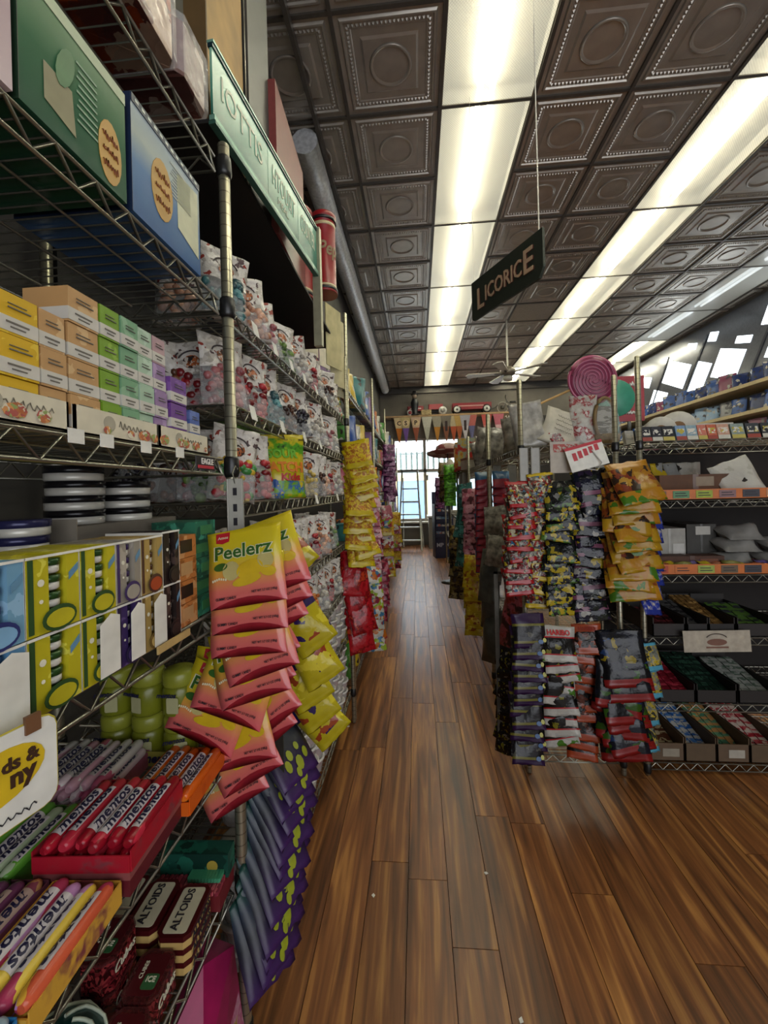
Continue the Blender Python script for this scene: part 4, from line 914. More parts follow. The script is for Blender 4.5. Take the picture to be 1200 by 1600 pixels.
for z, cs_, sz in rows:
    y = 1.0 if z > 1.2 else 1.12
    tn = {1.842: 'top shelf', 1.617: 'shelf below the top', 1.382: 'sour bag shelf', 1.102: 'shelf below the sour bag', .842: 'shelf above the tubs'}[z]
    for i, c in enumerate(cs_):
        if c is None: y += .21; continue
        nxt = 'by the chrome post' if i == 0 else f'beside the {cs_[i-1] or "sour"} one'
        put_candy(c, XF-.045-R.uniform(0, .02), y, z+.002, 50+R.uniform(-16, 12), sz, R.uniform(-12, -3), f'{tn}, {nxt}, {ORD[i]} along')
        if z < 1.7 and i % 2 == 0: put_candy(cs_[(i+3) % len(cs_)] or 'white', XF-.17, y+.06, z+.002, 55+R.uniform(-12, 12), sz, -6, f'second row, {tn}, behind {c}')
        y += .155
# bags seen through the near shelves at their far end
for i, (c, x, z) in enumerate((('red', -.56, 1.617), ('dark', -.66, 1.617), ('green', -.55, 1.382), ('brown', -.66, 1.382), ('dark', -.76, 1.382), ('peach', -.62, 1.842))):
    put_candy(c, x, 1.03, z+.002, 10, 'm', -4, f'behind the soap shelf end, {["upper outer", "upper inner", "lower outer", "lower middle", "lower inner", "topmost"][i]}')
# the sour sweets bag
SB = bag('sourbag', .15, .21, .05, [M('sour_yellow', '#b5a51a', .25), PR('sour_top', ['#1c1c16', '#4a8a1c', '#b5a51a', '#1c1c16'], 22, .25, (1,1,1), [3, 3, 2, 1], .2, 'N'), PR('sour_foot', ['#b5a51a', '#6a9a1c', '#2a5a9a', '#b5a51a'], 26, .25, (1,1,1), [5, 3, 1, 3], .2, 'N')], ((.06, 0), (.34, 1), (.74, 0), (1, 2)), 4, 'bottom', 8, 12, True, .003, .006, .006)
_sd = surf(.15, .21, .05, .006, 4, 'bottom', True, .003, .003)
sd = lambda dz: _sd(0, dz)
t = thing('sour_bag', 'yellow and black sour candy bag standing among the clear bags', 'candy bag', (XF-.015, 1.30, 1.384), (radians(-6), 0, radians(32)), None, None, [('bag', SB)])
obj('lettering', text('SOUR', .040, M('sour_green', '#5a9a1c', .4), .04, 0, .001, .10, sd(.145)), t, (0, -.001, .145))
obj('lettering', text('PATCH', .044, M('sour_orange', '#c4701c', .4), .05, 0, .001, .13, sd(.10)), t, (0, -.001, .10))
obj('lettering', text('Kids', .032, M('sour_red', '#a8241c', .4), .04, 0, .001, .062, sd(.066)), t, (.02, -.001, .066))
obj('blue_figure', flat(ell(-.038, .045, .018, .014, 9, .4), M('sour_blue', '#1c4a8c', .4), .0006, 'blue_figure', lambda X, Z: sd(0)(X, Z)), t, (0, -.001, 0))
gf = bag('greenflat', .16, .20, .03, [M('lime_bag', '#4a7a14', .35)], ((1, 0),), 9, 'bottom', 6, 8, False, .003, .004, .01)
thing('green_bag', 'plain lime green bag lying behind the yellow sour bag', 'candy bag', (XF-.10, 1.16, 1.45), (radians(-30), radians(15), radians(40)), None, gf)
# white price cards along the rails
pc = MB().box(-.018, .018, -.001, 0, -.022, .016).mesh('price_card', WHITE)
rail = {1.84: 'top', 1.615: 'second', 1.38: 'third'}
for z, ys in ((1.84, (1.05, 1.2, 1.36, 1.52, 1.7, 1.9)), (1.615, (1.02, 1.25, 1.5, 1.75)), (1.38, (1.66, 2.1))):
    for y in ys: tag(obj('price_card', pc, None, (XF+.004, y, z-.004), (radians(-12), 0, pi/2)), f'white price card on the {rail[z]} candy bag rail, {ORD[ys.index(y)]} from the post', 'card', 'price cards on the candy shelves')
# ---------------------------------------------------------------- stacked clear tubs on the low shelves
TUBF = FILM('tub_plastic', '#d9d8d4', .50, .15); LID = M('tub_lid', '#c6c3bd', .35, 0, .05)
tb = MB().lathe([(.040, 0), (.042, .002), (.050, .050), (.051, .052)], 18).mesh('tub', TUBF)
tl_ = MB().lathe([(.053, .050), (.0545, .052), (.0545, .058), (.050, .060), (.046, .057), (.001, .057)], 18).mesh('lid', LID)
fills = {k: MB().lathe([(.038, .003), (.046, .040), (.02, .046), (.001, .047)], 12).mesh('sweets', PR('tubfill_'+k, CANDY[k], 120, .4, (1,1,1), None, .4)) for k in ('red', 'white', 'pink', 'dark', 'mixed')}
for z, lev, nl in ((.204, 'lowest', 5), (.564, 'second lowest', 4)):
    for i in range(12):
        y = 1.03+i*.118
        for j in range(nl):
            k = R.choice(('white', 'white', 'pink', 'red', 'white', 'dark'))
            thing('sweet_tub', f'clear lidded tub of {k} sweets, {ORD[i]} stack, {["bottom","second","third","fourth","top"][j]} layer on the {lev} shelf', 'tub', (XF-.062+R.uniform(-.004, .004), y+R.uniform(-.004, .004), z+j*.060), (0,0,R.random()*6), 'lidded sweet tubs', None, [('tub', tb), ('lid', tl_), ('sweets', fills[k])])
# ================================================================ upper fascia: green glass sign and goods above it
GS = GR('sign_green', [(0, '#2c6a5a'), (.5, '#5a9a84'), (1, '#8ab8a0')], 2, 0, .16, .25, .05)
LET = M('sign_letters', '#c9ceb8', .5)
sgn = thing('glass_sign', 'green glass fascia sign with pale lettering above the candy bags', 'sign', (-.452, .92, 2.29), (0, 0, radians(84)), None, None, [])
sw_ = .82; L3 = (.28, .23, .19); x = 0
for wd, tx in zip(L3, (('IOTTIS', ''), ('HTOUSIT', 'MEAL'), ('COUNTER', ''))):
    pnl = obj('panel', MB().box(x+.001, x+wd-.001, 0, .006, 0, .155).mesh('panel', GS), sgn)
    obj('lettering', text(tx[0], .085, LET, .0, 0, .0006, wd*.74), pnl, (x+wd*.5, -.001, .092))
    if tx[1]: obj('lettering', text(tx[1], .03, LET, .0, 0, .0006, wd*.34), pnl, (x+wd*.45, -.001, .035))
    x += wd
obj('lower_rail', MB().box(0, x, -.004, .01, -.014, -.002).mesh('lower_rail', M('rail_green', '#7fae9a', .3, .3)), sgn)
obj('lower_rail', MB().box(0, x, -.006, .012, -.024, -.016).mesh('lower_rail', M('rail_green2', '#3f6a5c', .3, .3)), sgn)
obj('upper_rail', MB().box(0, x, -.003, .01, .157, .166).mesh('upper_rail', M('rail_navy', '#14343c', .3, .3)), sgn)
obj('upper_rail', MB().box(0, x, -.005, .012, .167, .173).mesh('upper_rail', M('rail_green', '#7fae9a', .3, .3)), sgn)
obj('end_post', MB().box(x, x+.025, -.012, .02, -.30, .175).mesh('end_post', M('end_metal', '#a8a48a', .4, .5)), sgn)
SHB = M('shelf_black', '#14110f', .7)
thing('deck_board', 'black deck board behind the green sign carrying display goods', 'shelf', (0,0,0), (0,0,0), None, None, [('board', MB().box(XB, -.46, .93, 2.46, 2.278, 2.288).mesh('board', SHB)), ('back_panel', MB().box(XB-.01, XB, .93, 2.46, 1.86, 2.225).mesh('back_panel', SHB))])
RB = M('red_case', '#7a3a38', .35); 
t = thing('red_case', 'dull red upright display case with faint script on the sign deck', 'case', (-.62, 1.36, 2.29), (0, radians(0), radians(3)), None, None, [('case', MB().box(0, .17, 0, .42, 0, .53).mesh('case', RB)), ('edge', MB().box(-.004, .0, 0, .42, 0, .46).mesh('edge', M('case_edge', '#b9b4ac', .4)))])
obj('script_print', squig(.2, .05, M('case_ink', '#b07a76', .5), 3, .003), t, (.171, .22, .2), (0, 0, pi/2))
t = thing('leaning_board', 'dark grey rounded board standing between the tan board and red case', 'board', (-.50, 1.30, 2.29), (0, 0, radians(86)), None, MB().prism(rrect(-.075, .075, 0, .95, .04), 0, .02, 0, Matrix.Rotation(pi/2, 4, 'X')).mesh('leaning_board', M('panel_dark', '#3c3e3c', .4)))
obj('bright_edge', MB().tube([(-.076, -.01, .05), (-.076, -.01, .9)], .003, 5).mesh('bright_edge', STEEL), t)
# tall red canisters
CR = M('canister_red', '#8a161c', .35); CRM = M('canister_cream', '#b9ac84', .45); CB = M('canister_black', '#161314', .4)
def canister(x, y, z, s, lab, word):
    o = thing('canister', lab, 'canister', (x, y, z), (0,0,0), None, None, [], s)
    obj('body', MB().lathe([(.070, 0), (.070, .012), (.064, .02), (.064, .40), (.070, .41), (.070, .43), (.060, .44), (.001, .445)], 22, (0,0,0), 0).mesh('body', CR), o)
    for z_, h_, r_, m_ in ((.03, .012, .0652, CRM), (.36, .018, .0652, CRM), (.392, .014, .0715, CB), (.012, .014, .0715, CB)): obj('band', MB().lathe([(r_-.002, z_), (r_, z_+.001), (r_, z_+h_), (r_-.002, z_+h_+.001)], 22).mesh('band', m_), o)
    if word:
        me = text(word, .105, CRM, .02, .2, .001, .17).copy()
        for v in me.vertices:
            X, Y_, Z = v.co; a = X/.066; v.co = (.0665*sin(a)*1.0, -.0665*cos(a), Z)
        obj('lettering', me, o, (0, 0, .22), (0, 0, radians(60)))
canister(-.52, 1.86, 2.29, .95, 'red ribbed canister beside the dull red case', None)
canister(-.425, 1.97, 2.36, .88, 'tall red canister with cream script hung past the green sign', 'Pepsi')
# papers and cards hung behind the canister
for i, (y, z, h, c) in enumerate(((2.28, 2.1, .34, '#b5ab7c'), (2.38, 2.02, .40, '#bdb48a'), (2.50, 1.98, .42, '#c4bd9a'))):
    tag(obj('hanging_card', MB().box(-.08, .08, -.002, .002, -.0, h).mesh('hanging_card', M('card_y%d' % i, c, .6, 0, .12, 14)), None, (-.45, y, z), (0, 0, radians(70))), f'pale yellow hanging card past the red canister, {["first","second","third"][i]} of three', 'card', 'pale hanging cards')
# ================================================================ the long run of shelving further along the left wall
bays = [(2.49, 3.97), (4.0, 5.48), (5.51, 6.99), (7.02, 8.50)]
bw = ['first', 'second', 'third', 'fourth']
BZ = [.2, .60, 1.0, 1.38, 1.72, 2.06]
PACKC = {'red': '#9a1c24', 'orange': '#b5601c', 'yellow': '#b59a1c', 'green': '#3f7a2c', 'blue': '#2c4a8c', 'purple': '#5a2c6a', 'pink': '#b0506c', 'white': '#b5b2a8', 'brown': '#5a3420', 'teal': '#2c6a6c', 'silver': '#8c8c88'}
def packmat(k): return PR('pack_'+k, [PACKC[k], PACKC[k], '#a8a498', '#2a2420', PACKC[k]], 34, .3, (1,1,1), [6, 3, 1, 1, 3], .4)
pk = {k: bag('pk_'+k, .13, .19, .05, [packmat(k)], ((1, 0),), 11, 'bottom', 5, 6, True, .004, .006, .006) for k in PACKC}
for bi, (y0, y1) in enumerate(bays):
    wire_unit('wire_shelving', f'chrome wire shelving bay along the left wall, {bw[bi]} past the yellow strip', XB, XF, y0, y1, BZ, 2.5 if bi < 2 else 2.3, ((1, 1), (0, 1)) if bi else ((1, 0), (1, 1), (0, 0), (0, 1)), False)
    for li, z in enumerate(BZ):
        n = 8 if bi < 2 else 6
        for j in range(n):
            y = y0+.09+(y1-y0-.16)*j/(n-1); k = R.choice(list(PACKC))
            s = R.uniform(.85, 1.5) if li < 5 else R.uniform(1.0, 1.6)
            if li < 5: s = min(s, 1.6)
            thing('candy_packet', f'{k} candy packet, {ORD[j]} along the {["lowest","second","third","fourth","fifth","top"][li]} wire shelf of the {bw[bi]} far bay', 'candy packet', (XF-.05-R.uniform(0, .03), y, z+.003), (radians(R.uniform(-10, 0)), 0, radians(R.uniform(40, 80))), 'packets along the left wall bays', pk[k], (), s)
# bunches of bags hung at the aisle edge
def strip(name, x, y, z, n, step, me, lab, cat, grp, rz=0., tilt=-20, jit=5, sc=1., wob=.006, words=None, parts=(), rows_lab=True):
    ords = ['topmost', 'second', 'third', 'fourth', 'fifth', 'sixth', 'seventh', 'eighth', 'ninth', 'tenth', 'eleventh', 'twelfth', 'thirteenth', 'fourteenth', 'fifteenth']
    for i in range(n):
        w_ = ords[i] if i < n-1 else 'lowest'
        m_ = me[i % len(me)] if isinstance(me, list) else me
        thing(name, f'{lab}, {w_} of its strip', cat, (x+R.uniform(-wob, wob), y+R.uniform(-wob, wob)*.6, z-i*step), (radians(tilt+R.uniform(-jit, jit)*.5), radians(R.uniform(-jit, jit)), radians(rz+R.uniform(-jit, jit))), grp, m_, parts, sc)
YB_ = bag('yb', .15, .16, .03, [M('yb_yellow', '#b5a012', .25), PR('yb_mix', ['#b5a012', '#8a4a1c', '#c4ac24', '#a86a2c'], 34, .25, (1,1,1), [4, 3, 2, 2], .3, 'N')], ((.14, 0), (.82, 1), (1, 0)), 6, 'top', 6, 8, False, .003, .01, .008)
strip('snack_bag', -.36, 2.40, 1.70, 13, .048, YB_, 'yellow and brown snack bag hung at the aisle edge', 'snack bag', 'yellow snack bags', 15, -24, 15, 1.1)
PKB = bag('pkb', .11, .13, .025, [PR('pkb_mix', ['#a8606c', '#c49aa0', '#8a3a4c', '#b5a8a4'], 40, .3, (1,1,1), None, .3)], ((1, 0),), 7, 'top', 5, 6, False, .003, .008, .006)
strip('snack_bag', -.34, 3.0, 1.40, 12, .045, PKB, 'dusty pink sweet bag hung behind the yellow ones', 'snack bag', 'dusty pink bags', 10, -22, 8, 1.0)
RDB = bag('rdb', .16, .26, .05, [PR('rdb_mix', ['#8a0c14', '#a01820', '#6a080e', '#b03a1c'], 18, .25, (1,1,1), [5, 4, 3, 1], .4, 'N')], ((1, 0),), 9, 'top', 6, 8, False, .006, .008, .01)
strip('red_bag', -.385, 2.40, 1.05, 4, .11, RDB, 'deep red candy bag under the yellow snack bags', 'candy bag', 'deep red bags', 22, -14, 8)
MXB = bag('mxb', .13, .15, .035, [PR('mxb_mix', ['#b5b2a8', '#3a6a8c', '#8aa02c', '#c4c0b4', '#b0601c', '#8a2c3c'], 36, .25, (1,1,1), None, .4)], ((1, 0),), 10, 'top', 5, 6, False, .004, .008, .006)
strip('mixed_bag', -.34, 2.95, .86, 7, .075, MXB, 'white and multicoloured sweet bag beside the deep red ones', 'candy bag', 'multicoloured bags by the aisle', 12, -18, 9, 1.05)
DPB = bag('dpb', .12, .12, .025, [PR('dpb_mix', ['#8a1c34', '#a03a50', '#5c1024', '#b0707c'], 40, .3, (1,1,1), None, .3)], ((1, 0),), 12, 'top', 5, 6, False, .003, .008, .006)
strip('crimson_bag', -.35, 3.55, .80, 8, .055, DPB, 'crimson sweet bag hung low at the aisle edge', 'candy bag', 'crimson bags', 10, -22, 8, 1.15)
PPB = bag('ppb', .12, .13, .025, [PR('ppb_mix', ['#5a2450', '#7a3a6a', '#3c1638', '#a07a9c'], 40, .3, (1,1,1), None, .3)], ((1, 0),), 13, 'top', 5, 6, False, .003, .008, .006)
strip('purple_bag', -.36, 5.3, 2.0, 10, .065, PPB, 'purple sweet bag hung high near the window', 'candy bag', 'purple bags near the window', 10, -20, 8, 1.3)
strip('bright_bag', -.33, 4.2, 1.25, 9, .07, [PKB, MXB, YB_], 'mixed bright sweet bag hung in the middle bay', 'candy bag', 'mixed bags in the middle bay', 10, -20, 8, 1.1)
strip('bright_bag', -.33, 5.7, 1.1, 9, .08, [YB_, MXB, DPB], 'mixed bright sweet bag hung near the ladder', 'candy bag', 'mixed bags near the ladder', 10, -20, 8, 1.2)
# boxed goods standing on the very top, beyond the canisters
for i in range(13):
    k = R.choice(['purple', 'orange', 'red', 'pink', 'white', 'silver', 'teal', 'blue', 'brown', 'yellow']); y = 2.7+i*.42; h = R.uniform(.28, .5)
    z0 = 2.063 if y > 9 else 2.063
    thing('tall_box', f'tall {k} sweet box, {ORD[i]} along the top of the wall bays', 'box', (-.70-R.uniform(0, .05), y, 2.066), (0,0,radians(R.uniform(60, 85))), 'tall boxes on top of the wall bays', None, [('carton', MB().box(-.09, .09, -.04, .04, .0, h).mesh('carton', packmat(k))), ('header', MB().box(-.085, .085, -.042, -.04, h*.6, h*.9).mesh('header', M('hdr_'+k, '#c4bca8', .5)))]) if y < 8.4 else None
# ================================================================ hanging aisle sign
def depthpt(px, py, d): return Vector((0, 0, CAM_H)) + ray(px, py)*d
sN, sF = depthpt(849, 360, 2.16), depthpt(738, 440, 2.74)
d_ = (sN-sF); Ls = sqrt(d_.x**2+d_.y**2); ang = math.atan2(d_.y, d_.x); hs = .255; zt_ = (sN.z+sF.z)/2
SGN = M('sign_dark', '#20281f', .55, 0, .05)
sg = thing('hanging_sign', 'dark green LICORICE sign hung on cords from the ceiling', 'sign', (sF.x, sF.y, zt_), (0, 0, ang), None, None, [])
c_ = .05
obj('board', MB().prism([(0, 0), (Ls, 0), (Ls, -hs+c_), (Ls-c_*.6, -hs), (c_*.3, -hs), (0, -hs+c_*.3)][::-1], -.008, .008, 0, Matrix.Rotation(pi/2, 4, 'X')).mesh('board', SGN), sg)
LT = M('sign_gold', '#b59a80', .5); LS_ = M('sign_shade', '#5a2418', .6)
for dx, dy, m_ in ((.006, .0, LS_), (0, -.002, LT)):
    obj('lettering', text('ICORIC', .135, m_, .012, 0, .001, Ls*.52), sg, (Ls*.49+dx, -.0095+dy, -hs*.50-dx*.5))
    obj('lettering', text('L', .19, m_, .012, 0, .001, Ls*.105), sg, (Ls*.155+dx, -.0095+dy, -hs*.53-dx*.5)); obj('lettering', text('E', .19, m_, .012, 0, .001, Ls*.115), sg, (Ls*.835+dx, -.0095+dy, -hs*.47-dx*.5))
CORD = M('cord_white', '#cfccc4', .7)
for x, r_ in ((.02, .0013), (Ls-.03, .0035)): obj('cord', MB().tube([(x, 0, -.02), (x, 0, ZC-zt_)], r_, 5).mesh('cord', CORD), sg)
# ================================================================ end rack covered in hung bags
EX0, EX1, EY = .51, .955, 2.06
RZ = [.08, .62, 1.12, 1.60]
er = wire_unit('wire_shelving', 'chrome wire end rack covered in hanging candy bags', EX0, EX1, EY, EY+.92, RZ, 1.93)
side_b = [(3.0, 4.2), (4.23, 5.43), (5.46, 6.66), (6.69, 7.89)]
for i, (y0, y1) in enumerate(side_b):
    wire_unit('wire_shelving', f'chrome wire rack bay behind the end rack, {["first","second","third","fourth"][i]} along the aisle', EX0+.01, EX1, y0, y1, [.1, .55, 1.0, 1.6], 1.93, ((0, 1), (1, 1), (0, 0)) if i == 0 else ((0, 1), (1, 1)), False)
def hb(key, mats, bands, w=.15, h=.15, t=.022, seed=1, rip=.003, parts=()): return bag(key, w, h, t, mats, bands, seed, 'top', 7, 9, False, rip, .008, .008)
def col(px0, px1, py0, py1, n, me, lab, grp, y=EY-.04, tilt=-18, jit=11, nm='candy_bag', w=.15, rz=0, parts=(), first=None):
    a, b2 = atY((px0+px1)/2, py0, y), atY((px0+px1)/2, py1, y); wd = abs(atY(px1, py0, y).x-atY(px0, py0, y).x)
    sc = wd/w*1.05; hgt = .15*sc*.9; step = (a.z-b2.z-hgt)/max(1, n-1)
    ords = ['topmost', 'second', 'third', 'fourth', 'fifth', 'sixth', 'seventh', 'eighth', 'ninth', 'tenth', 'eleventh', 'twelfth', 'thirteenth', 'fourteenth']
    for i in range(n):
        f = i/max(1, n-1); x = a.x+(b2.x-a.x)*f+R.uniform(-.008, .008)
        m_ = me[i % len(me)] if isinstance(me, list) else me
        thing(nm, f'{lab}, {ords[i] if i < n-1 else "lowest"} of its column', 'candy bag', (x, y+.004*i*0+R.uniform(-.006, .006), a.z-i*step), (radians(tilt+R.uniform(-5, 5)), radians(R.uniform(-jit, jit)), radians(rz+R.uniform(-jit, jit))), grp, m_, parts, sc)
NETM = PR('net_mix', ['#8f8c80', '#6a161a', '#5a5a4e', '#b0a88c', '#2c2c28', '#8c281a', '#2c5a7c', '#98881e', '#4a1c18'], 70, .2, (1,1,1), [4, 4, 4, 3, 5, 3, 1, 2, 4], .8)
net = hb('net', [M('net_red', '#98161c', .3), NETM, M('net_yel', '#b59a14', .3)], ((.12, 0), (.86, 1), (1, 0)), seed=2, rip=.006)
net2 = hb('net2', [M('net_yel', '#b59a14', .3), NETM, M('net_red', '#98161c', .3)], ((.10, 0), (.84, 1), (1, 0)), seed=5, rip=.006)
col(786, 828, 752, 925, 9, net, 'clear net bag of wrapped sweets with red ends', 'net bags with red ends', y=EY-.05, tilt=-20, jit=14)
col(822, 862, 740, 945, 9, net2, 'clear net bag of wrapped sweets with yellow ends', 'net bags with yellow ends', y=EY-.03, tilt=-20, jit=10)
DKM = PR('dark_silver', ['#0c0d0e', '#0c0d0e', '#6c6c68', '#0e1210', '#22301a', '#8a781a', '#0c0d0e'], 42, .2, (1,1,1), [5, 3, 1, 3, 2, 2, 4], .5)
dk1 = hb('dk1', [DKM, M('dk_green', '#3a5a1c', .3), PR('dk_yel', ['#16181a', '#a08c1c', '#4a6a2c'], 60, .25, (1,1,1), [3, 2, 1])], ((.2, 0), (.75, 0), (1, 2)), seed=3)
col(848, 896, 752, 955, 11, dk1, 'black candy bag with silver and yellow print', 'black and yellow bags')
DK2 = PR('dark_navy', ['#090b12', '#0e1122', '#241a30', '#8a781a', '#141c12', '#090b12', '#8f8c84'], 44, .2, (1,1,1), [6, 5, 2, 2, 2, 4, 1], .5)
dk2 = hb('dk2', [DK2, M('dk_pink', '#6a3a50', .3), DKM], ((.6, 0), (.72, 1), (1, 0)), seed=6)
col(892, 946, 735, 962, 12, dk2, 'navy candy bag with yellow bird like print', 'navy bags')
GO = M('gold_bag', '#9a6a16', .28); GOM = PR('gold_mix', ['#8a5e16', '#6a2c16', '#2c1e14', '#9a742a', '#7a3c14'], 50, .25, (1,1,1), [4, 2, 3, 2, 2], .4)
GOF = PR('gold_foot', ['#9a7616', '#9a6a16', '#3c6416'], 34, .25, (1,1,1), [5, 4, 2])
gob = hb('gob', [GO, GOM, GOF], ((.15, 0), (.72, 1), (1, 2)), seed=7)
col(942, 1012, 722, 930, 11, gob, 'golden brown gummy bag', 'golden gummy bags', y=EY-.07, jit=10, tilt=-24)
BLU = hb('blu', [M('blue_bag', '#1c2c7c', .25), PR('blue_mix', ['#1c2c7c', '#24348c', '#8a8a9c', '#6a2c3c', '#b5b2a8'], 36, .25, (1,1,1), [5, 4, 1, 1, 1], .4, 'N')], ((.15, 0), (.8, 1), (1, 0)), seed=8)
col(992, 1030, 745, 955, 9, BLU, 'deep blue gummy bag beside the golden ones', 'deep blue bags', y=EY-.02, rz=28)
# lower row
PUR = M('purple_bag', '#260e36', .28); OLV = M('olive_stripe', '#645f1c', .35); PDK = PR('pur_dark', ['#0c0b0c', '#131015', '#1e1a20', '#4a4840'], 60, .3, (1,1,1), [5, 4, 2, 1])
pub = hb('pub', [PUR, OLV, PDK], ((.30, 0), (.37, 1), (.80, 2), (.87, 1), (1, 0)), seed=9)
ends = [('end_dot', flat(ell(.062, -.118, .008, .010, 8), M('dot_lime', '#a8a43c', .4), .0005, 'end_dot'), (0, -.012, 0)), ('end_patch', flat(ell(.045, -.125, .012, .010, 8), M('dot_blue', '#1c4a7c', .4), .0005, 'end_patch'), (0, -.011, 0))]
col(797, 846, 958, 1180, 11, pub, 'purple and black candy bag with olive stripes', 'purple bags with olive stripes', parts=ends, jit=6, y=EY-.09)
smd = hb('smd', [PR('small_dark', ['#0a0908', '#0f0d0b', '#6a641a', '#1e1b14', '#7c7668'], 60, .25, (1,1,1), [8, 6, 2, 2, 1], .5)], ((1, 0),), seed=10)
col(776, 806, 1010, 1170, 9, smd, 'black candy bag with small yellow dots by the aisle', 'black dotted bags', y=EY+.04, rz=-38)
tag(obj('clip_strip', MB().box(-.09, .06, .0, .004, -.012, .0).box(-.09, -.07, 0, .004, -.85, 0).mesh('clip_strip', STEEL_D), None, (.46, EY+.035, .98)), 'dark wire strip holding the black dotted bags at the rack corner', 'clip strip')
WHB = M('white_bag', '#a3a098', .3); RDS = M('red_stripe', '#98141c', .35); BKM = PR('black_mid', ['#0a0908', '#0f0e0d', '#191815', '#4a4a40', '#6a641a'], 50, .25, (1,1,1), [6, 5, 3, 1, 1], .4)
whb = hb('whb', [WHB, RDS, BKM, PR('wh_foot', ['#a3a098', '#aeaba3', '#3f6a1c'], 34, .3, (1,1,1), [6, 5, 1], .2)], ((.30, 0), (.34, 1), (.78, 2), (.82, 1), (1, 3)), seed=11)
HR = M('brand_red', '#b0141c', .4)
hdr = surf(.15, .15, .022, .008, 11, 'top', False, .003, .002)
bn = ('lettering', text('HARIBO', .032, HR, .03, 0, .0006, .10, hdr(0, -.028)), (0, -.0015, -.028))
col(846, 897, 978, 1155, 9, whb, 'white and black liquorice bag with red brand word', 'white liquorice bags', parts=[bn], jit=9, y=EY-.10)
ORB = M('orange_bag', '#8c3614', .3)
orb = hb('orb', [ORB, PR('or_mid', ['#1a100c', '#4a1e0e', '#5a5046', '#0c0a09', '#7c3214'], 44, .25, (1,1,1), [5, 3, 1, 4, 2], .4)], ((.26, 0), (.78, 1), (1, 0)), seed=12)
brn = ('lettering', text('HARIBO', .028, M('brand_dark', '#7c1c10', .4), .03, 0, .0006, .09, surf(.15, .15, .022, .008, 12, 'top', False, .003, .002)(0, -.024)), (0, -.0015, -.024))
col(890, 934, 975, 1176, 12, orb, 'orange and dark gummy bag with brand word', 'orange gummy bags', y=EY-.08, parts=[brn], jit=9)
bkr = hb('bkr', [PR('bk_top', ['#0a0b0f', '#10131e', '#7c6c18', '#1c3054', '#0a0b0f'], 46, .25, (1,1,1), [6, 4, 1, 1, 4], .4), M('bk_red', '#761212', .3), PR('bk_green', ['#0a0b0f', '#2c4c14', '#10131e'], 34, .25, (1,1,1), [4, 2, 3], .3)], ((.68, 0), (.84, 2), (1, 1)), seed=13)
col(930, 1000, 985, 1172, 12, bkr, 'black gummy bag with red foot and green corner', 'black and red gummy bags', y=EY-.11, jit=13)
sky = hb('sky', [M('sky_bag', '#4a90a8', .3), PR('sky_mid', ['#3a3c38', '#6a6c64', '#a8921c', '#2c2e2a'], 26, .25, (1,1,1), [4, 3, 1, 3], .4, 'N')], ((.1, 0), (.82, 1), (1, 0)), seed=14)
col(988, 1028, 1005, 1165, 4, sky, 'sky blue edged gummy bag at the rack corner', 'sky blue edged bags', y=EY-.05, rz=24, jit=12)
# plastic strips, price cards and the goods on the rack top
for i, px in enumerate((818, 836)): 
    p = atY(px, 700, EY-.035); tag(obj('clip_strip', MB().rbox(-.022, .022, -.001, .001, -.17, 0, .004).mesh('clip_strip', M('strip_pale', '#8f8d84', .4)), None, tuple(p), (0, 0, .1)), f'pale clear plastic clip strip hung under the rack top, {["next to the aisle", "second"][i]}', 'clip strip')
p = atY(882, 690, EY-.03); t = thing('price_card', 'beige price card with red printed heading under the rack top', 'card', tuple(p), (0,0,.05), None, MB().box(-.07, .07, -.001, .001, -.15, .0).mesh('price_card', M('card_beige', '#a89f92', .6)))
obj('red_print', MB().box(-.055, .06, -.002, -.0012, -.05, -.012).mesh('red_print', PR('red_hatch', ['#a04a44', '#a89f92', '#a04a44'], 90, .6, (1, 1, 1), None, 0)), t)
p = atY(912, 700, EY-.06); t = thing('price_card', 'white leaning price card with bold red marks', 'card', tuple(p), (radians(-10), radians(-14), radians(-4)), None, MB().box(-.085, .085, -.001, .001, -.1, .02).mesh('price_card', WHITE))
obj('red_border', MB().box(-.085, .085, -.002, -.0012, .006, .02).mesh('red_border', PRD), t); [obj('red_print', MB().box(-.06+.026*q, -.042+.026*q, -.0022, -.0012, -.05+.006*q, -.012+.004*q).mesh('red_print', PRD), t) for q in range(5)]
obj('tie', MB().tube([(.03, -.003, -.02), (.05, -.01, -.09), (.02, -.012, -.12), (-.02, -.006, -.1)], .003, 5).mesh('tie', M('tie_white', '#c9c7c0', .3)), t)
KR = M('kraft_label', '#9d9688', .7)
zt = 1.604
def clearbag(x, y, rz, lab, s, colr, tilt=-8):
    sh, lu, em, ar = candybag(colr, 'l')
    thing('clear_bag', lab, 'candy bag', (x, y, zt), (radians(tilt), 0, radians(rz)), 'clear bags on the rack top', None, [('film', sh), ('candies', lu)], s)
def sheetbag(x, y, z, w, h, rot, lab, ms, nm='paper_bag'):
    o = thing(nm, lab, 'bag', (x, y, z), tuple(radians(a) for a in rot), None, bag('sheet%.2f%.2f%s' % (w, h, ms.name), w, h, .035, [ms], ((1, 0),), int(w*1000), 'bottom', 7, 8, True, .006, .006, .014)); return o
o = sheetbag(.59, 2.14, zt, .17, .24, (-8, -8, -4), 'grey white crumpled plastic bag on the rack top by the aisle', M('plastic_grey', '#a09c93', .2, 0, .2, 26, 1.0))
o = sheetbag(.70, 2.12, zt, .20, .20, (-16, 24, 6), 'cream printed paper bag leaning on the rack top', M('paper_cream', '#b5ae9c', .6, 0, .08, 20, .4))
for q in range(4): obj('script_print', squig(.09, .012, M('ink_grey', '#5a544a', .6), q, .0012), o, (.0, -.026, .15-q*.025))
clearbag(.70, 2.10, 8, 'small clear bag of red candies in front of the cream paper bag', .55, 'red', -30)
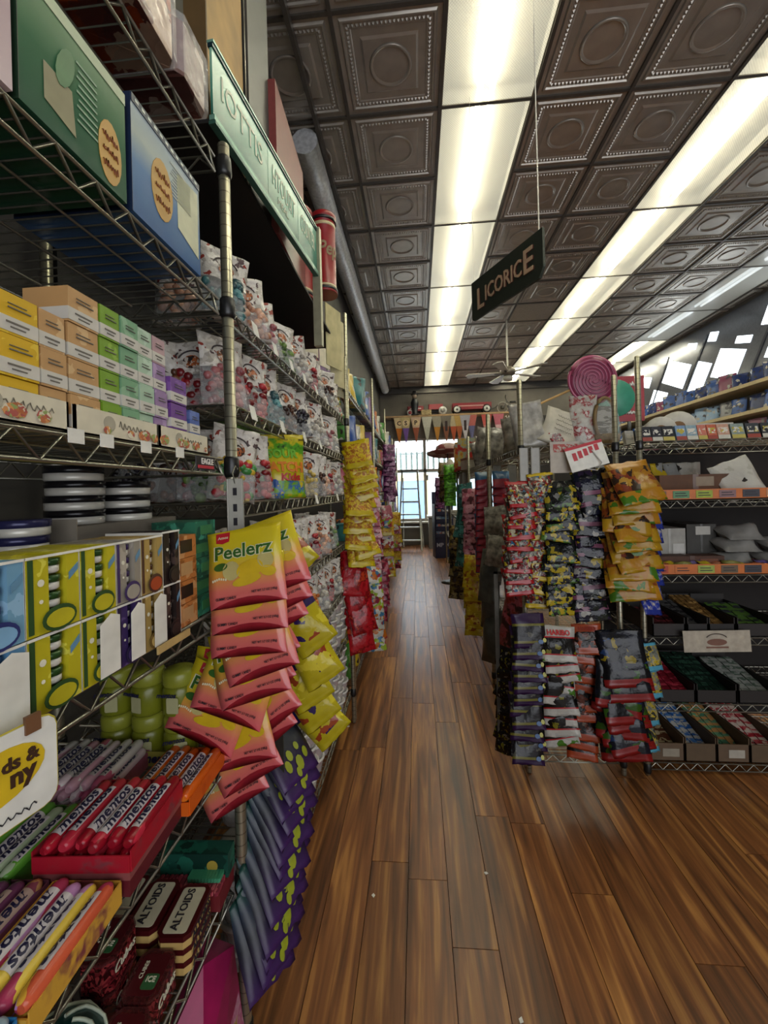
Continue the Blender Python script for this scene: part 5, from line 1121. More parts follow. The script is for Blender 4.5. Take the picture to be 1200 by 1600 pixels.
o = sheetbag(.835, 2.16, zt, .13, .26, (-6, 4, -10), 'white striped bag with red sweets beside the wooden hoop', PR('white_red', ['#b5b1a8', '#a8a49b', '#8a1c24', '#c4c0b8'], 24, .3, (1,1,1), [5, 4, 2, 2], .5, 'N'))
# giant lollipop
pc_, pe = atY(925, 594, 2.2), atY(842, 632, 2.2)
lp = thing('giant_lollipop', 'giant pink swirl lollipop on a wooden stick on the rack top', 'lollipop', tuple(pc_), (radians(0), 0, radians(4)), None, None, [])
obj('candy_disc', MB().lathe([(.001, -.018), (.10, -.018), (.118, -.012), (.124, 0), (.118, .012), (.10, .018), (.001, .018)], 32, (0,0,0), 0, None, 'Y').mesh('candy_disc', M('lolly_pink', '#782443', .35)), lp)
for k in range(3):
    pts = []
    for i in range(40):
        a = i/39*3.6*pi+k*2*pi/3; r_ = .012+.098*i/39; pts.append((r_*cos(a), -.018, r_*sin(a)))
    obj('swirl', MB().tube(pts, .0045, 5).mesh('swirl', M('lolly_light', '#98506a', .4)), lp)
obj('rim', MB().tube([(.121*cos(a), -.004, .121*sin(a)) for a in [2*pi*i/32 for i in range(32)]], .008, 6, 0, True).mesh('rim', M('lolly_rim', '#a8506c', .3)), lp)
v = (pe-pc_); obj('stick', MB().tube([tuple(v*.36), tuple(v)], .006, 7).mesh('stick', M('stick_wood', '#b08a50', .6)), lp)
# wooden hoop handle basket
HO = M('hoop_wood', '#7a6238', .5); hp = atY(948, 688, 2.16)
t = thing('hoop_basket', 'bentwood hoop handled basket wrapped in film on the rack top', 'basket', (hp.x, 2.17, zt), (0, 0, .3), None, None, [])
obj('handle', MB().tube([(.062*cos(a), 0, .13+.11*sin(a)) for a in [2*pi*i/28 for i in range(28)]], .0095, 7, 0, True).mesh('handle', HO), t)
obj('bowl', MB().lathe([(.05, 0), (.062, .02), (.066, .05), (.060, .052)], 18).mesh('bowl', M('basket_cane', '#8c744a', .7, 0, .2, 60, .5)), t)
obj('film', MB().lathe([(.067, .02), (.07, .09), (.05, .19), (.012, .23)], 14).mesh('film', FILM_H), t)
obj('slats', MB().box(-.045, .045, .008, .012, .05, .2).mesh('slats', PR('slat_white', ['#a8a69e', '#6a675e', '#a8a69e'], 60, .5, (.2, .2, 1), None, 0)), t)
gb_ = atY(962, 622, 2.40); t = thing('teal_paddle', 'teal round plastic paddle standing behind the end rack posts', 'paddle', tuple(gb_), (0,0,0), None, None, [('disc', MB().lathe([(.001, -.006), (.10, -.006), (.105, 0), (.10, .006), (.001, .006)], 24, (0,0,0), 0, None, 'Y').mesh('disc', M('paddle_teal', '#3a8a70', .4))), ('handle', MB().box(-.012, .012, -.005, .005, 1.607-gb_.z, -.09).mesh('handle', M('paddle_dark', '#2c6a56', .4)))])
rs = atY(984, 620, 2.47); t = thing('red_sign', 'small red sign with white bars behind the shelving post', 'sign', tuple(rs), (0,0,0), None, None, [('board', MB().box(-.08, .08, 0, .008, -.14, .12).mesh('board', M('redsign', '#98242c', .5)))])
for q in range(3): obj('white_print', squig(.11, .03, WHITE, q, .006), t, (0, -.004, .07-.08*q))
obj('pole', MB().box(-.008, .008, .008, .02, 1.607-rs.z, .1).mesh('pole', STEEL_D), t)
# ================================================================ shelving unit facing the viewer on the right
UX0, UX1, UY0, UY1 = 1.07, 2.30, 2.07, 2.53
UZ = [.05, .335, .655, .955, 1.315, 1.605]
u2 = wire_unit('wire_shelving', 'chrome wire shelving unit of boxed taffy and bars beside the end rack', UX0, UX1, UY0, UY1, UZ, 2.02)
def xat(px, py): return atY(px, py, UY0+.01).x
# top shelf: upright small cartons
zt = 1.609
tops = [(968, 990, 'white striped', '#b5b2aa'), (990, 1008, 'black and white', '#3a3a3c'), (1008, 1024, 'black dotted', '#14141c'), (1024, 1041, 'black spotted', '#181822'), (1041, 1060, 'black glossy', '#101018'), (1062, 1079, 'pale blue', '#6f8ba8'), (1079, 1097, 'blue and yellow', '#7f97a0'), (1097, 1112, 'coral', '#b56a58'), (1112, 1128, 'orange red', '#b0583c'), (1128, 1148, 'peach', '#b58a74'), (1150, 1172, 'grey green', '#7c8a84'), (1174, 1196, 'dark slate', '#2c3034'), (1198, 1220, 'charcoal', '#24262a')]
for i, (a, b2, nm, c) in enumerate(tops):
    x0, x1 = xat(a, 680), xat(b2, 680); x0 = max(x0, UX0-.11)
    if x0 < UX0+.015: x0, x1 = UX0+.018+.0*(i), 0
    if i < 2: x0 = .985+.055*i*0+i*.05; x1 = x0+.045; xx = 1; 
    yy = UY0+.03; zz = zt
    if i < 2: x0, x1, yy = UX0+.02+i*.05, UX0+.065+i*.05, UY0+.16
    if x1 <= x0: x1 = x0+.04
    t = thing('taffy_carton', f'{nm} small carton leaning on the upper shelf by the posts', 'box', (x0, yy, zz), (radians(-14), 0, 0), 'cartons on the upper shelf', None, [('carton', MB().box(0, x1-x0-.003, 0, .03, 0, .075).mesh('carton', M('tc_%d' % i, c, .5, 0, .1, 50)))])
    obj('label', flat([(.006, .03), (x1-x0-.009, .03), (x1-x0-.009, .058), (.006, .058)], PR('tclab%d' % i, [c, '#c4c0b4', '#a89a3c' if i > 4 else '#c4c0b4'], 90, .5, (1,1,1), [2, 2, 1], 0)), t, (0, -.0005, 0))
    obj('foot_band', flat([(0, .0), (x1-x0-.003, .0), (x1-x0-.003, .02), (0, .02)], M('tcband%d' % (i % 3), ['#b5b2a4', '#a89a4c', '#8a3a2c'][i % 3], .5)), t, (0, -.0005, 0))
struct_bk = obj('back_panel', MB().box(-(UX1-UX0)/2, (UX1-UX0)/2, (UY1-UY0)/2+.015, (UY1-UY0)/2+.02, .05, 1.60).mesh('back_panel', M('added_dark_back', '#17120f', .8)), bpy.data.objects[u2.name])  # added dark sheet that blackens the gaps between shelves; the unit is open-backed
t = thing('white_carton', 'long white carton lying behind the small cartons', 'box', (xat(1078, 660), UY0+.30, 1.609), (0,0,0), None, None, [('carton', MB().box(0, .40, 0, .12, 0, .11).mesh('carton', M('white_carton', '#a8a49a', .6))), ('lid', MB().box(-.003, .403, -.003, .123, .085, .113).mesh('lid', M('white_carton2', '#b5b1a6', .6)))])
for i, (px, s) in enumerate(((1025, 1.0), (1050, 1.15))):
    p = atY(px, 655, UY0+.33); thing('paper_roll', f'white rolled paper {["stack", "bundle with brown core"][i]} lying on the upper shelf', 'paper roll', (p.x, UY0+.32, 1.609+.075*s), (0, 0, radians(70)), None, None, [('roll', MB().lathe([(.03, -.10), (.072, -.10), (.075, -.09), (.075, .09), (.072, .10), (.03, .10)], 20, (0,0,0), 0, None, 'X').mesh('roll', M('roll_paper', '#bab6aa', .7))), ('core', MB().lathe([(.02, -.102), (.028, -.102), (.028, .102), (.02, .102)], 14, (0,0,0), 0, None, 'X').mesh('core', CARD))], s)
# shelves two and three: orange trays with label patches
OT = M('tray_orange', '#b5601c', .5)
def orange_tray(z, labs, lab, h=.05):
    t = thing('taffy_tray', lab, 'tray', (UX0+.02, UY0+.012, z), (0,0,0), None, None, [('tray_body', MB().box(0, 1.18, 0, .003, 0, h).box(0, 1.18, 0, .4, 0, .003).box(0, .003, 0, .4, 0, h).box(1.177, 1.18, 0, .4, 0, h).mesh('tray_body', OT))])
    for i, c in enumerate(labs):
        l = obj('label', MB().box(.03+i*.105, .105+i*.105, -.0015, 0, .008, h-.006).mesh('label', M('tl_'+c, c, .5)), t); obj('print', MB().box(.04+i*.105, .095+i*.105, -.0022, -.0016, .018, .022).box(.04+i*.105, .088+i*.105, -.0022, -.0016, .03, .034).mesh('print', INK), l)
orange_tray(1.319, ['#6a4a1c', '#4a7a4c', '#8a9a1c', '#7a5a5c', '#2c2c34', '#b5845c', '#28242c', '#8a9a1c', '#5a6a8c', '#b5845c'], 'orange taffy tray with coloured label patches, upper shelf')
orange_tray(.959, ['#a03a1c', '#b5601c', '#8a9a3c', '#5a4a34', '#2c2c34', '#a89a3c', '#6a5a9c', '#b5601c', '#5a6a8c', '#b5845c'], 'orange taffy tray with coloured label patches, middle shelf')
def kbox(px0, px1, z, y, d, h, c, lab, extra=None):
    x0, x1 = atY(px0, 800, y).x, atY(px1, 800, y).x
    t = thing('stock_carton', lab, 'box', (x0, y, z), (0,0,0), None, None, [('carton', MB().box(0, x1-x0, 0, d, 0, h).mesh('carton', M('kb_'+c, c, .7, 0, .1, 20))), ('tape', MB().box((x1-x0)*.46, (x1-x0)*.54, -.001, d, h*.2, h+.001).mesh('tape', M('tape_'+c, c, .3)))])
    if extra: obj('label', MB().box((x1-x0)*extra[0], (x1-x0)*extra[1], -.0015, -.0005, h*extra[2], h*extra[3]).mesh('label', M('lb_'+extra[4], extra[4], .6)), t)
kbox(1032, 1145, 1.323, UY0+.16, .2, .12, '#5a3a22', 'brown and orange card carton behind the upper orange tray', (.5, .75, .5, .9, '#8a7a64'))
kbox(1140, 1152, 1.323, UY0+.17, .2, .11, '#8a4a1c', 'narrow orange carton beside the brown one')
kbox(1020, 1070, .963, UY0+.20, .2, .20, '#9a978e', 'white carton with a price label on the middle shelf', (.6, .95, .3, .6, '#b9b6ae'))
kbox(1072, 1118, .963, UY0+.20, .2, .22, '#3a3833', 'dark grey carton with white tag on the middle shelf', (.3, .8, .75, .95, '#a8a59c'))
kbox(1120, 1150, .963, UY0+.20, .2, .18, '#4a3a30', 'dark brown carton on the middle shelf', None)
kbox(1030, 1130, .963, UY0+.10, .08, .07, '#4a2c1c', 'low brown carton in front of the grey cartons', (.62, .9, .1, .8, '#6a3a22'))
GBG = bag('greypil', .2, .13, .09, [M('pillow_grey', '#7c7a74', .3, 0, .12, 14, .5)], ((1, 0),), 21, 'bottom', 7, 7, False, .008, .004, .01)
for i, (x, z) in enumerate(((1.60, .963), (1.62, 1.04), (1.64, 1.10), (1.82, .963), (1.84, 1.04))):
    thing('pillow_pack', f'grey plastic pillow pack heaped on the middle shelf, {["lowest", "second", "topmost", "lowest beyond", "upper beyond"][i]}', 'pack', (x, UY0+.12, z+.005), (radians(-60), 0, radians(8)), 'grey pillow packs', GBG)
WPB = bag('whitepack', .2, .2, .07, [M('pack_white', '#a8a69c', .3, 0, .14, 12, .5)], ((1, 0),), 22, 'bottom', 7, 8, True, .008, .006, .01)
thing('plastic_sack', 'crumpled white plastic sack on the orange tray shelf', 'bag', (1.66, UY0+.14, 1.323), (radians(-14), radians(-20), 0), None, WPB)
for i in range(7):
    k = ['silver', 'white', 'blue', 'silver', 'yellow', 'silver', 'white'][i]
    thing('small_packet', f'{k} small sweet packet at the back under the upper shelf, {["first","second","third","fourth","fifth","sixth","seventh"][i]} from the post', 'candy packet', (UX0+.04+i*.075, UY0+.40, 1.319), (radians(-8), 0, radians(R.uniform(-15, 15))), 'small packets behind the orange tray', pk[k], (), 1.05)
# loose taffy pieces on the middle tray
tp_ = {c: bag('taf'+c, .08, .03, .018, [M('taf_'+c, c, .35, 0, .1)], ((1, 0),), 23, 'bottom', 4, 4, False, .002, 0, 0) for c in ('#8a4a2c', '#a8921c', '#5a4a7c', '#9a2c2c', '#7a7a3c')}
cn = {'#8a4a2c': 'brown', '#a8921c': 'yellow', '#5a4a7c': 'violet', '#9a2c2c': 'red', '#7a7a3c': 'olive'}
for i in range(20):
    c = R.choice(list(tp_)); thing('taffy_stick', f'{cn[c]} wrapped taffy stick, {ORD[i]} along the middle orange tray', 'taffy', (UX0+.06+i*.056, UY0+.06+R.uniform(0, .03), .985+R.uniform(0, .015)), (radians(-70), R.uniform(-.2, .2), R.uniform(-.6, .6)), 'taffy sticks in the middle tray', tp_[c])
# bins of bars on the three low shelves
def binbar(px0, px1, z, hfront, barc, lab, n=(4, 7), bc='#1c1714', lid=None, barlab='bar', tiltd=26, bin_lab='', hbin=.06):
    x0, x1 = atY(px0, 1050, UY0+.02).x, atY(px1, 1050, UY0+.02).x; w = x1-x0; d = .34
    t = thing('bar_bin', bin_lab, 'bin', (x0, UY0+.02, z), (0,0,0), None, None, [('bin', MB().box(0, w, 0, .004, 0, hbin).box(0, .004, 0, d, 0, hbin+.03).box(w-.004, w, 0, d, 0, hbin+.03).box(0, w, d-.004, d, 0, hbin+.06).box(0, w, 0, d, 0, .003).mesh('bin', M('bin_'+bc, bc, .6)))])
    if lid: obj('label', MB().box(w*.35, w*.85, -.0015, -.0003, hbin*.25, hbin*.7).mesh('label', M('binlab_'+lid, lid, .6)), t)
    c_, r_ = n; bw_ = (w-.012)/c_
    me = MB().rbox(.0015, bw_-.0015, 0, .046, 0, .014, .003).mesh('bar', PR('bar_'+barc[0], barc, 46, .4, (1,1,1), None, .1)); wp = MB().box(.002, bw_-.002, .015, .03, .0141, .0147).mesh('wrapper_band', M('wb_'+barc[-1], barc[-1], .4))
    for j in range(r_):
        for i in range(c_):
            thing('candy_bar', f'{lab}, {ORD[j]} row, {ORD[i]} from the bin side nearest the aisle', 'bar', (x0+.006+i*bw_, UY0+.028+j*.040, z+.012+j*.011+R.uniform(0, .004)), (radians(16), R.uniform(-.05, .05), R.uniform(-.08, .08)), lab+' rows', None, [('bar', me), ('wrapper_band', wp)])
binbar(1022, 1072, .660, .05, ['#4a1c20', '#6a2c30', '#2a1214'], 'wine wrapped candy bar', (4, 5), bin_lab='black wine coloured bar bin beside the post')
binbar(1076, 1108, .660, .05, ['#1c1c1e', '#2c2c2e', '#4a4a48'], 'black wrapped candy bar', (3, 7), bin_lab='black glossy bar bin behind the paper sign')
binbar(1110, 1150, .660, .06, ['#8a6a3a', '#a8844c', '#6a4e28'], 'tan wrapped candy bar', (4, 8), bin_lab='black tan bar bin behind the paper sign')
binbar(1154, 1215, .660, .05, ['#24282a', '#343a38', '#4a6a2c'], 'slate wrapped candy bar', (4, 6), bin_lab='black slate bar bin beyond the paper sign')
binbar(1030, 1085, .340, .05, ['#8a1c2c', '#a83444', '#6a1420'], 'red wrapped candy bar', (4, 7), bin_lab='black red bar bin beside the post')
binbar(1088, 1150, .340, .05, ['#1c3428', '#2c4a3a', '#14241c'], 'dark green wrapped candy bar', (5, 8), bin_lab='black dark green bar bin in the middle')
binbar(1154, 1215, .340, .05, ['#6a7068', '#4a5a4c', '#8a8c84'], 'silver green wrapped candy bar', (4, 7), bin_lab='black silver green bar bin at the end')
binbar(1014, 1066, .056, .06, ['#b5a47c', '#c4b48c', '#5a3420'], 'cream wrapped candy bar', (4, 8), '#5a4734', '#8a8272', bin_lab='kraft cream bar bin on the lowest shelf', hbin=.085)
binbar(1068, 1116, .056, .06, ['#2c5a98', '#4a78b0', '#b5b2a8'], 'blue and white wrapped candy bar', (4, 8), '#54432f', None, bin_lab='kraft blue bar bin on the lowest shelf', hbin=.085)
binbar(1118, 1168, .056, .06, ['#4a7a5c', '#6a946c', '#b5844c'], 'green wrapped candy bar', (4, 8), '#5a4734', '#a39d90', bin_lab='kraft green bar bin on the lowest shelf', hbin=.085)
binbar(1170, 1225, .056, .06, ['#98242c', '#b04a4c', '#c4b0a0'], 'red and white wrapped candy bar', (4, 8), '#54432f', None, bin_lab='kraft red bar bin on the lowest shelf', hbin=.085)
t = thing('paper_sign', 'beige paper sign with brown emblem taped on the shelf rail', 'sign', tuple(atY(1120, 1002, UY0-.012)), (radians(-4), radians(-1), 0), None, MB().box(-.15, .15, -.0006, .0006, -.05, .05).mesh('paper_sign', M('sign_paper', '#a39a8a', .8, 0, .1, 30, .3)))
obj('emblem', flat(ell(.0, -.004, .045, .016, 14), M('emblem_brown', '#6a4434', .6)), t, (0, -.001, 0)); obj('emblem_arc', MB().tube([(.05*cos(a), -.0015, .005+.03*sin(a)) for a in [pi*(.15+.07*i) for i in range(11)]], .0022, 4).mesh('emblem_arc', M('emblem_dark', '#3a2c24', .6)), t)
obj('foot_print', MB().box(-.05, .05, -.0012, -.0007, -.032, -.024).mesh('foot_print', M('emblem_brown', '#6a4434', .6)), t)
# ================================================================ aisle side of the racks
def sstrip(nm, x, y, z0, z1, n, me, lab, grp, sc=1., rz=-8, jit=7, tilt=-20): strip(nm, x, y, z0, n, (z0-z1)/n, me, lab, 'candy bag', grp, rz, tilt, jit, sc)
BRS = hb('brs', [M('brs_blue', '#24547c', .3), M('brs_red', '#8a2434', .3)], ((.5, 0), (1, 1)), .12, .13, .03, 15)
sstrip('striped_bag', .475, 3.05, 1.52, .86, 13, BRS, 'blue and red striped sweet bag', 'blue and red bags', 1.0, -6, 3)
sstrip('striped_bag', .60, 3.02, 1.52, 1.30, 4, BRS, 'blue and red striped sweet bag under the top rail', 'blue and red bags under the rail', 1.0, -6, 3)
PNK = hb('pnk', [PR('pnk_mix', ['#a85a6c', '#c4909c', '#5a2c34', '#b57a84'], 40, .3, (1,1,1), None, .3)], ((1, 0),), .13, .13, .03, 16)
sstrip('rosy_bag', .44, 3.42, 1.40, .90, 8, PNK, 'rosy pink sweet bag beside the striped ones', 'rosy pink bags', 1.15, -8, 8)
YLW = hb('ylw', [M('ylw_y', '#b59c14', .3), PR('ylw_mix', ['#b59c14', '#a8781c', '#8a4a1c', '#c4b03c'], 40, .3, (1,1,1), [4, 2, 2, 2], .3)], ((.8, 1), (1, 0)), .13, .13, .03, 17)
sstrip('yellow_bag', .43, 3.35, .86, .32, 10, YLW, 'yellow sweet bag hung low beside the aisle', 'low yellow bags', 1.15, -8, 6)
TEA = hb('tea', [PR('tea_mix', ['#2c5c58', '#3c7470', '#1c3a38', '#8aa09c'], 22, .3, (1,1,1), [5, 4, 3, 1], .3, 'N')], ((1, 0),), .13, .22, .03, 18)
sstrip('teal_bag', .46, 4.1, 1.45, .75, 5, TEA, 'teal long sweet bag hung along the aisle', 'teal bags', 1.2, -20, 9)
BRN = hb('brn', [PR('brn_mix', ['#3a2c20', '#5a4428', '#6a5a2c', '#241c16', '#7a6a3c'], 40, .35, (1,1,1), None, .4)], ((1, 0),), .13, .15, .03, 19)
sstrip('brown_bag', .42, 4.6, 1.0, .30, 9, BRN, 'brown and olive sweet bag hung low past the teal ones', 'brown and olive bags', 1.3, -10, 9)
GRN = hb('grn', [PR('grn_mix', ['#4a9a1c', '#6ab82c', '#3a7a14'], 24, .3, (1,1,1), None, .3, 'N')], ((1, 0),), .12, .11, .035, 20)
sstrip('green_bag', .42, 5.4, 1.72, 1.25, 8, GRN, 'bright green sweet bag hung near the window', 'bright green bags', 1.25, -6, 9)
sstrip('wine_bag', .42, 7.8, 1.62, 1.15, 7, PPB, 'wine purple sweet bag hung at the navy stand', 'wine purple bags', 1.4, -6, 6)
sstrip('olive_bag', .45, 6.95, 1.85, 1.3, 8, BRN, 'olive striped sweet bag hung above the navy stand', 'olive bags', 1.3, -6, 6)
GRY = hb('gry', [M('gry_film', '#4f524c', .3, 0, .2, 16, .6)], ((1, 0),), .15, .32, .05, 24, .006)
sstrip('grey_sack', .47, 2.72, 1.0, .42, 3, GRY, 'dark grey film bag hung at the aisle corner', 'dark grey film bags', 1.05, -50, 10, -8)
RDP = hb('rdp', [PR('rdp_mix', ['#6a2424', '#98342c', '#a8505c', '#3a1c1a'], 20, .3, (1,1,1), None, .3, 'N')], ((1, 0),), .13, .26, .04, 25, .004)
sstrip('rust_bag', .53, 2.40, .92, .55, 2, RDP, 'rust red film bag hung between the rack posts', 'rust red bags', 1.1, -60, 8, -8)
CLR = hb('clr', [M('clr_film', '#8f8b82', .15, 0, .3, 26, 1.0)], ((1, 0),), .2, .24, .07, 26, .008)
for i, (x, y, z, s, rz) in enumerate(((.62, 3.1, 1.604, 1.0, -20), (.62, 3.4, 1.604, 1.2, -10), (.64, 3.8, 1.604, 1.1, 10), (.62, 2.6, 1.604, 1.0, -30), (.66, 4.3, 1.604, 1.2, 0))):
    thing('clear_sack', f'crumpled clear sack of sweets on the racks beside the aisle, {["first","second","third","nearest the lollipop","last"][i]}', 'bag', (x, y, z+.24*s), (radians(-6), radians(R.uniform(-12, 12)), radians(rz)), 'clear sacks on the aisle racks', CLR, (), s)
for i, (x, y, z) in enumerate(((.50, 2.75, 1.28), (.50, 2.72, .98), (.52, 2.85, 1.12), (.50, 2.60, 1.10))): thing('clear_sack', f'crumpled clear sack hung on the aisle side of the end rack, {["upper", "lower", "middle", "beside the net bags"][i]}', 'bag', (x, y, z), (radians(-14), radians(R.uniform(-10, 10)), radians(-40)), 'clear sacks on the end rack side', CLR, (), .8)
# ================================================================ back of the shop
WD = M('plank_shelf', '#a8865c', .6, 0, .12, 10)
t = thing('wall_shelf', 'long pale wooden shelf across the back wall above the window', 'shelf', (0, YW1, 3.235), (0, 0, 0), None, None, [('plank', MB().box(-.80, 2.75, -.32, 0, -.02, .02).mesh('plank', WD))])
for x in (-.6, .9, 2.5): obj('bracket', MB().box(-.012, .012, -.28, 0, -.05, -.02).box(-.012, .012, -.03, 0, -.22, -.02).mesh('bracket', STEEL_D), t, (x, 0, 0))
WR = M('wagon_red', '#8a1c24', .35); WT = M('tyre_black', '#141312', .6); HUB = M('wheel_white', '#c4c2ba', .4)
def wagon(x, l, lab, h=.13, rw=.1, fr=True):
    o = thing('toy_wagon', lab, 'toy', (x, YW1-.17, 3.255), (0,0,0), None, None, [])
    z0 = rw*.95
    obj('tray', MB().box(-l/2, l/2, -.11, .11, z0, z0+.012).box(-l/2, l/2, -.12, -.108, z0, z0+h).box(-l/2, l/2, .108, .12, z0, z0+h).box(-l/2, -l/2+.012, -.12, .12, z0, z0+h).box(l/2-.012, l/2, -.12, .12, z0, z0+h).mesh('tray', WR), o)
    obj('stripe', MB().box(-l*.35, l*.3, -.122, -.1205, z0+h*.45, z0+h*.62).mesh('stripe', M('wagon_stripe', '#b98a84', .5)), o)
    for sx in (-.38, .38):
        for sy in (-.10, .10):
            w = obj('wheel', MB().lathe([(rw*.5, -.02), (rw, -.02), (rw, .02), (rw*.5, .02)], 18, (0,0,0), 0, None, 'Y').mesh('wheel', WT), o, (l*sx, sy, rw)); obj('hub', MB().lathe([(.01, -.024), (rw*.72, -.024), (rw*.72, .024), (.01, .024)], 16, (0,0,0), 0, None, 'Y').mesh('hub', HUB), w); obj('hub_cap', MB().lathe([(.005, -.028), (rw*.25, -.027), (rw*.25, .027), (.005, .028)], 12, (0,0,0), 0, None, 'Y').mesh('hub_cap', STEEL_D), w)
    obj('handle', MB().tube([(l/2, 0, z0), (l/2+.10, 0, z0+.03), (l/2+.2, 0, z0+.12)], .008, 6).mesh('handle', WT), o)
    return o
wagon(1.38, .95, 'red toy wagon with big white wheels on the back wall shelf', .16, .105)
# red pedal tractor
o = thing('pedal_tractor', 'small red pedal tractor on the back wall shelf', 'toy', (.22, YW1-.17, 3.255), (0,0,0), None, None, [])
obj('bonnet', MB().rbox(-.42, -.02, -.06, .06, .12, .24, .02).mesh('bonnet', WR), o); obj('chassis', MB().box(-.40, .40, -.0, .04, .08, .13).mesh('chassis', WT), o); obj('body', MB().rbox(.10, .46, -.07, .07, .14, .27, .02).mesh('body', WR), o)
obj('lettering_bar', MB().box(-.36, -.08, -.062, -.0605, .17, .19).mesh('lettering_bar', WHITE), o)
for x, r_ in ((-.36, .075), (.45, .10)):
    for y in (-.09, .09): w = obj('wheel', MB().lathe([(r_*.5, -.02), (r_, -.02), (r_, .02), (r_*.5, .02)], 18, (0,0,0), 0, None, 'Y').mesh('wheel', HUB), o, (x, y, r_)); obj('hub', MB().lathe([(.01, -.024), (r_*.6, -.024), (r_*.6, .024), (.01, .024)], 14, (0,0,0), 0, None, 'Y').mesh('hub', WR if r_ < .09 else M('wheel_grey', '#8a867c', .5)), w)
t = thing('straw_bundle', 'pale straw bundle in front of the pedal tractor', 'bundle', (.26, YW1-.29, 3.255), (0,0,0), None, None, [('straw', MB().rbox(-.13, .13, -.05, .02, 0, .12, .02).mesh('straw', M('straw', '#a8946a', .9, 0, .25, 50, .6))), ('band', MB().rbox(-.02, .02, -.053, .023, 0, .122, .02).mesh('band', CARD))])
t = thing('black_statue', 'dark standing cast figure on the back wall shelf', 'figurine', (-.02, YW1-.27, 3.255), (0,0,0), None, None, [('body', MB().lathe([(.10, 0), (.10, .03), (.06, .04), (.085, .2), (.10, .32), (.06, .40), (.05, .42)], 14).mesh('body', M('statue_black', '#141316', .5))), ('head', MB().ball((0, 0, .48), .065, 12, 8).mesh('head', M('statue_face', '#8a7868', .6))), ('hat', MB().lathe([(.09, .52), (.09, .53), (.055, .535), (.05, .60), (.001, .605)], 14).mesh('hat', M('statue_black', '#141316', .5)))])
t = thing('toy_tricycle', 'old dark tricycle with grey wheels at the end of the back shelf', 'toy', (2.30, YW1-.17, 3.255), (0,0,0), None, None, [('frame', MB().tube([(-.16, 0, .1), (-.05, 0, .28), (.12, 0, .12), (.12, .08, .08)], .014, 6).tube([(-.05, 0, .28), (-.09, 0, .4), (-.09, -.1, .42)], .012, 6).mesh('frame', M('tri_dark', '#3a3834', .5))), ('seat', MB().rbox(.02, .16, -.05, .05, .24, .27, .03).mesh('seat', WT))])
for x, y, r_ in ((-.16, 0, .13), (.14, -.1, .08), (.14, .1, .08)): w = obj('wheel', MB().tube([(r_*cos(a), 0, r_*sin(a)) for a in [2*pi*i/20 for i in range(20)]], .014, 6, 0, True).mesh('wheel', M('tri_tyre', '#8f8a80', .6)), t, (x, y, r_)); obj('hub', MB().lathe([(.002, -.02), (r_*.4, -.01), (r_*.4, .01), (.002, .02)], 12, (0,0,0), 0, None, 'Y').mesh('hub', STEEL_D), w)
# pennants under the shelf
pens = [(-.42, '#b9a684', '#a8601c', 'orange', 'C'), (-.25, '#a8986c', '#6a4a8c', 'purple', 'S'), (.0, '#b59a84', '#8a4a34', 'rust brown', 'P'), (.27, '#b5b2a4', '#a8a698', 'plain white', ''), (.52, '#8f8878', '#a8742c', 'mustard', ''), (.74, '#6a6258', '#7a4a34', 'dark grey', ''), (.92, '#a89a7c', '#a04a2c', 'brick red', ''), (1.06, '#a8884c', '#98502c', 'gold', ''), (1.2, '#98949c', '#b5aeb0', 'black lettered white', ''), (1.36, '#a85c54', '#5a5a7c', 'red and blue', ''), (1.72, '#a84a44', '#b57a70', 'bright red', ''), (2.0, '#b0606c', '#c4a0a0', 'pink checked', '')]
for i, (x, c1, c2, nm, le) in enumerate(pens):
    o = thing('pennant', f'{nm} felt pennant pinned under the back wall shelf', 'pennant', (x, YW1-.33-.012*(i % 3), 3.20), (0,0,R.uniform(-.06, .06)), 'felt pennants', None, [])
    w, h = .13, .62
    obj('band', flat([(-w, 0), (-w*.62, -h*.42), (w*.62, -h*.42), (w, 0)], M('pn1_%d' % i, c1, .9), .003), o)
    obj('tail', flat([(-w*.62, -h*.42), (-.012, -h), (.012, -h), (w*.62, -h*.42)], M('pn2_%d' % i, c2, .9), .003), o)
    if le: obj('disc', flat(ell(0, -h*.22, .085, .085, 16), M('pn_disc', '#c9b28c', .9), .002), o, (0, -.004, 0)); obj('lettering', text(le, .15, M('pn_ink', '#2c1c1c', .8), .03), o, (0, -.009, -h*.22))
    elif i in (5, 8): obj('mark', MB().box(-.03, .03, -.006, -.004, -h*.6, -h*.2).mesh('mark', M('pn_ink', '#2c1c1c', .8)), o)
hb_ = thing('house_sign', 'brown wooden sign with pale script under the shelf end', 'sign', (2.42, YW1-.30, 3.12), (0,0,0), None, MB().box(-.32, .32, 0, .02, -.09, .09).mesh('house_sign', M('sign_brownwood', '#5c4a34', .7)))
obj('script_print', squig(.5, .09, WHITE, 5, .01), hb_, (0, -.008, 0))
# ladder
AL = M('ladder_metal', '#b0aea2', .4, .3); LX, LY = -.20, 9.5
ld = thing('step_ladder', 'pale metal step ladder standing open in front of the window', 'ladder', (LX, LY, 0), (0, 0, radians(-6)), None, None, [])
Hh = 1.85
for s in (-1, 1):
    obj('rail', MB().tube([(s*.27, -.08, 0), (s*.18, .22, Hh)], .022, 6).mesh('rail', AL), ld); obj('rear_rail', MB().tube([(s*.25, .62, 0), (s*.17, .27, Hh-.15)], .014, 6).mesh('rear_rail', AL), ld)
for k in range(5):
    f = (k+.8)/6.2; z = f*Hh; hw = .27-.09*f; y = -.08+.30*f; obj('step', MB().box(-hw, hw, y-.05, y+.06, z-.015, z+.015).mesh('step', AL), ld)
obj('top_cap', MB().rbox(-.20, .20, .15, .32, Hh-.02, Hh+.03, .03).mesh('top_cap', M('ladder_cap', '#5c5a54', .5)), ld)
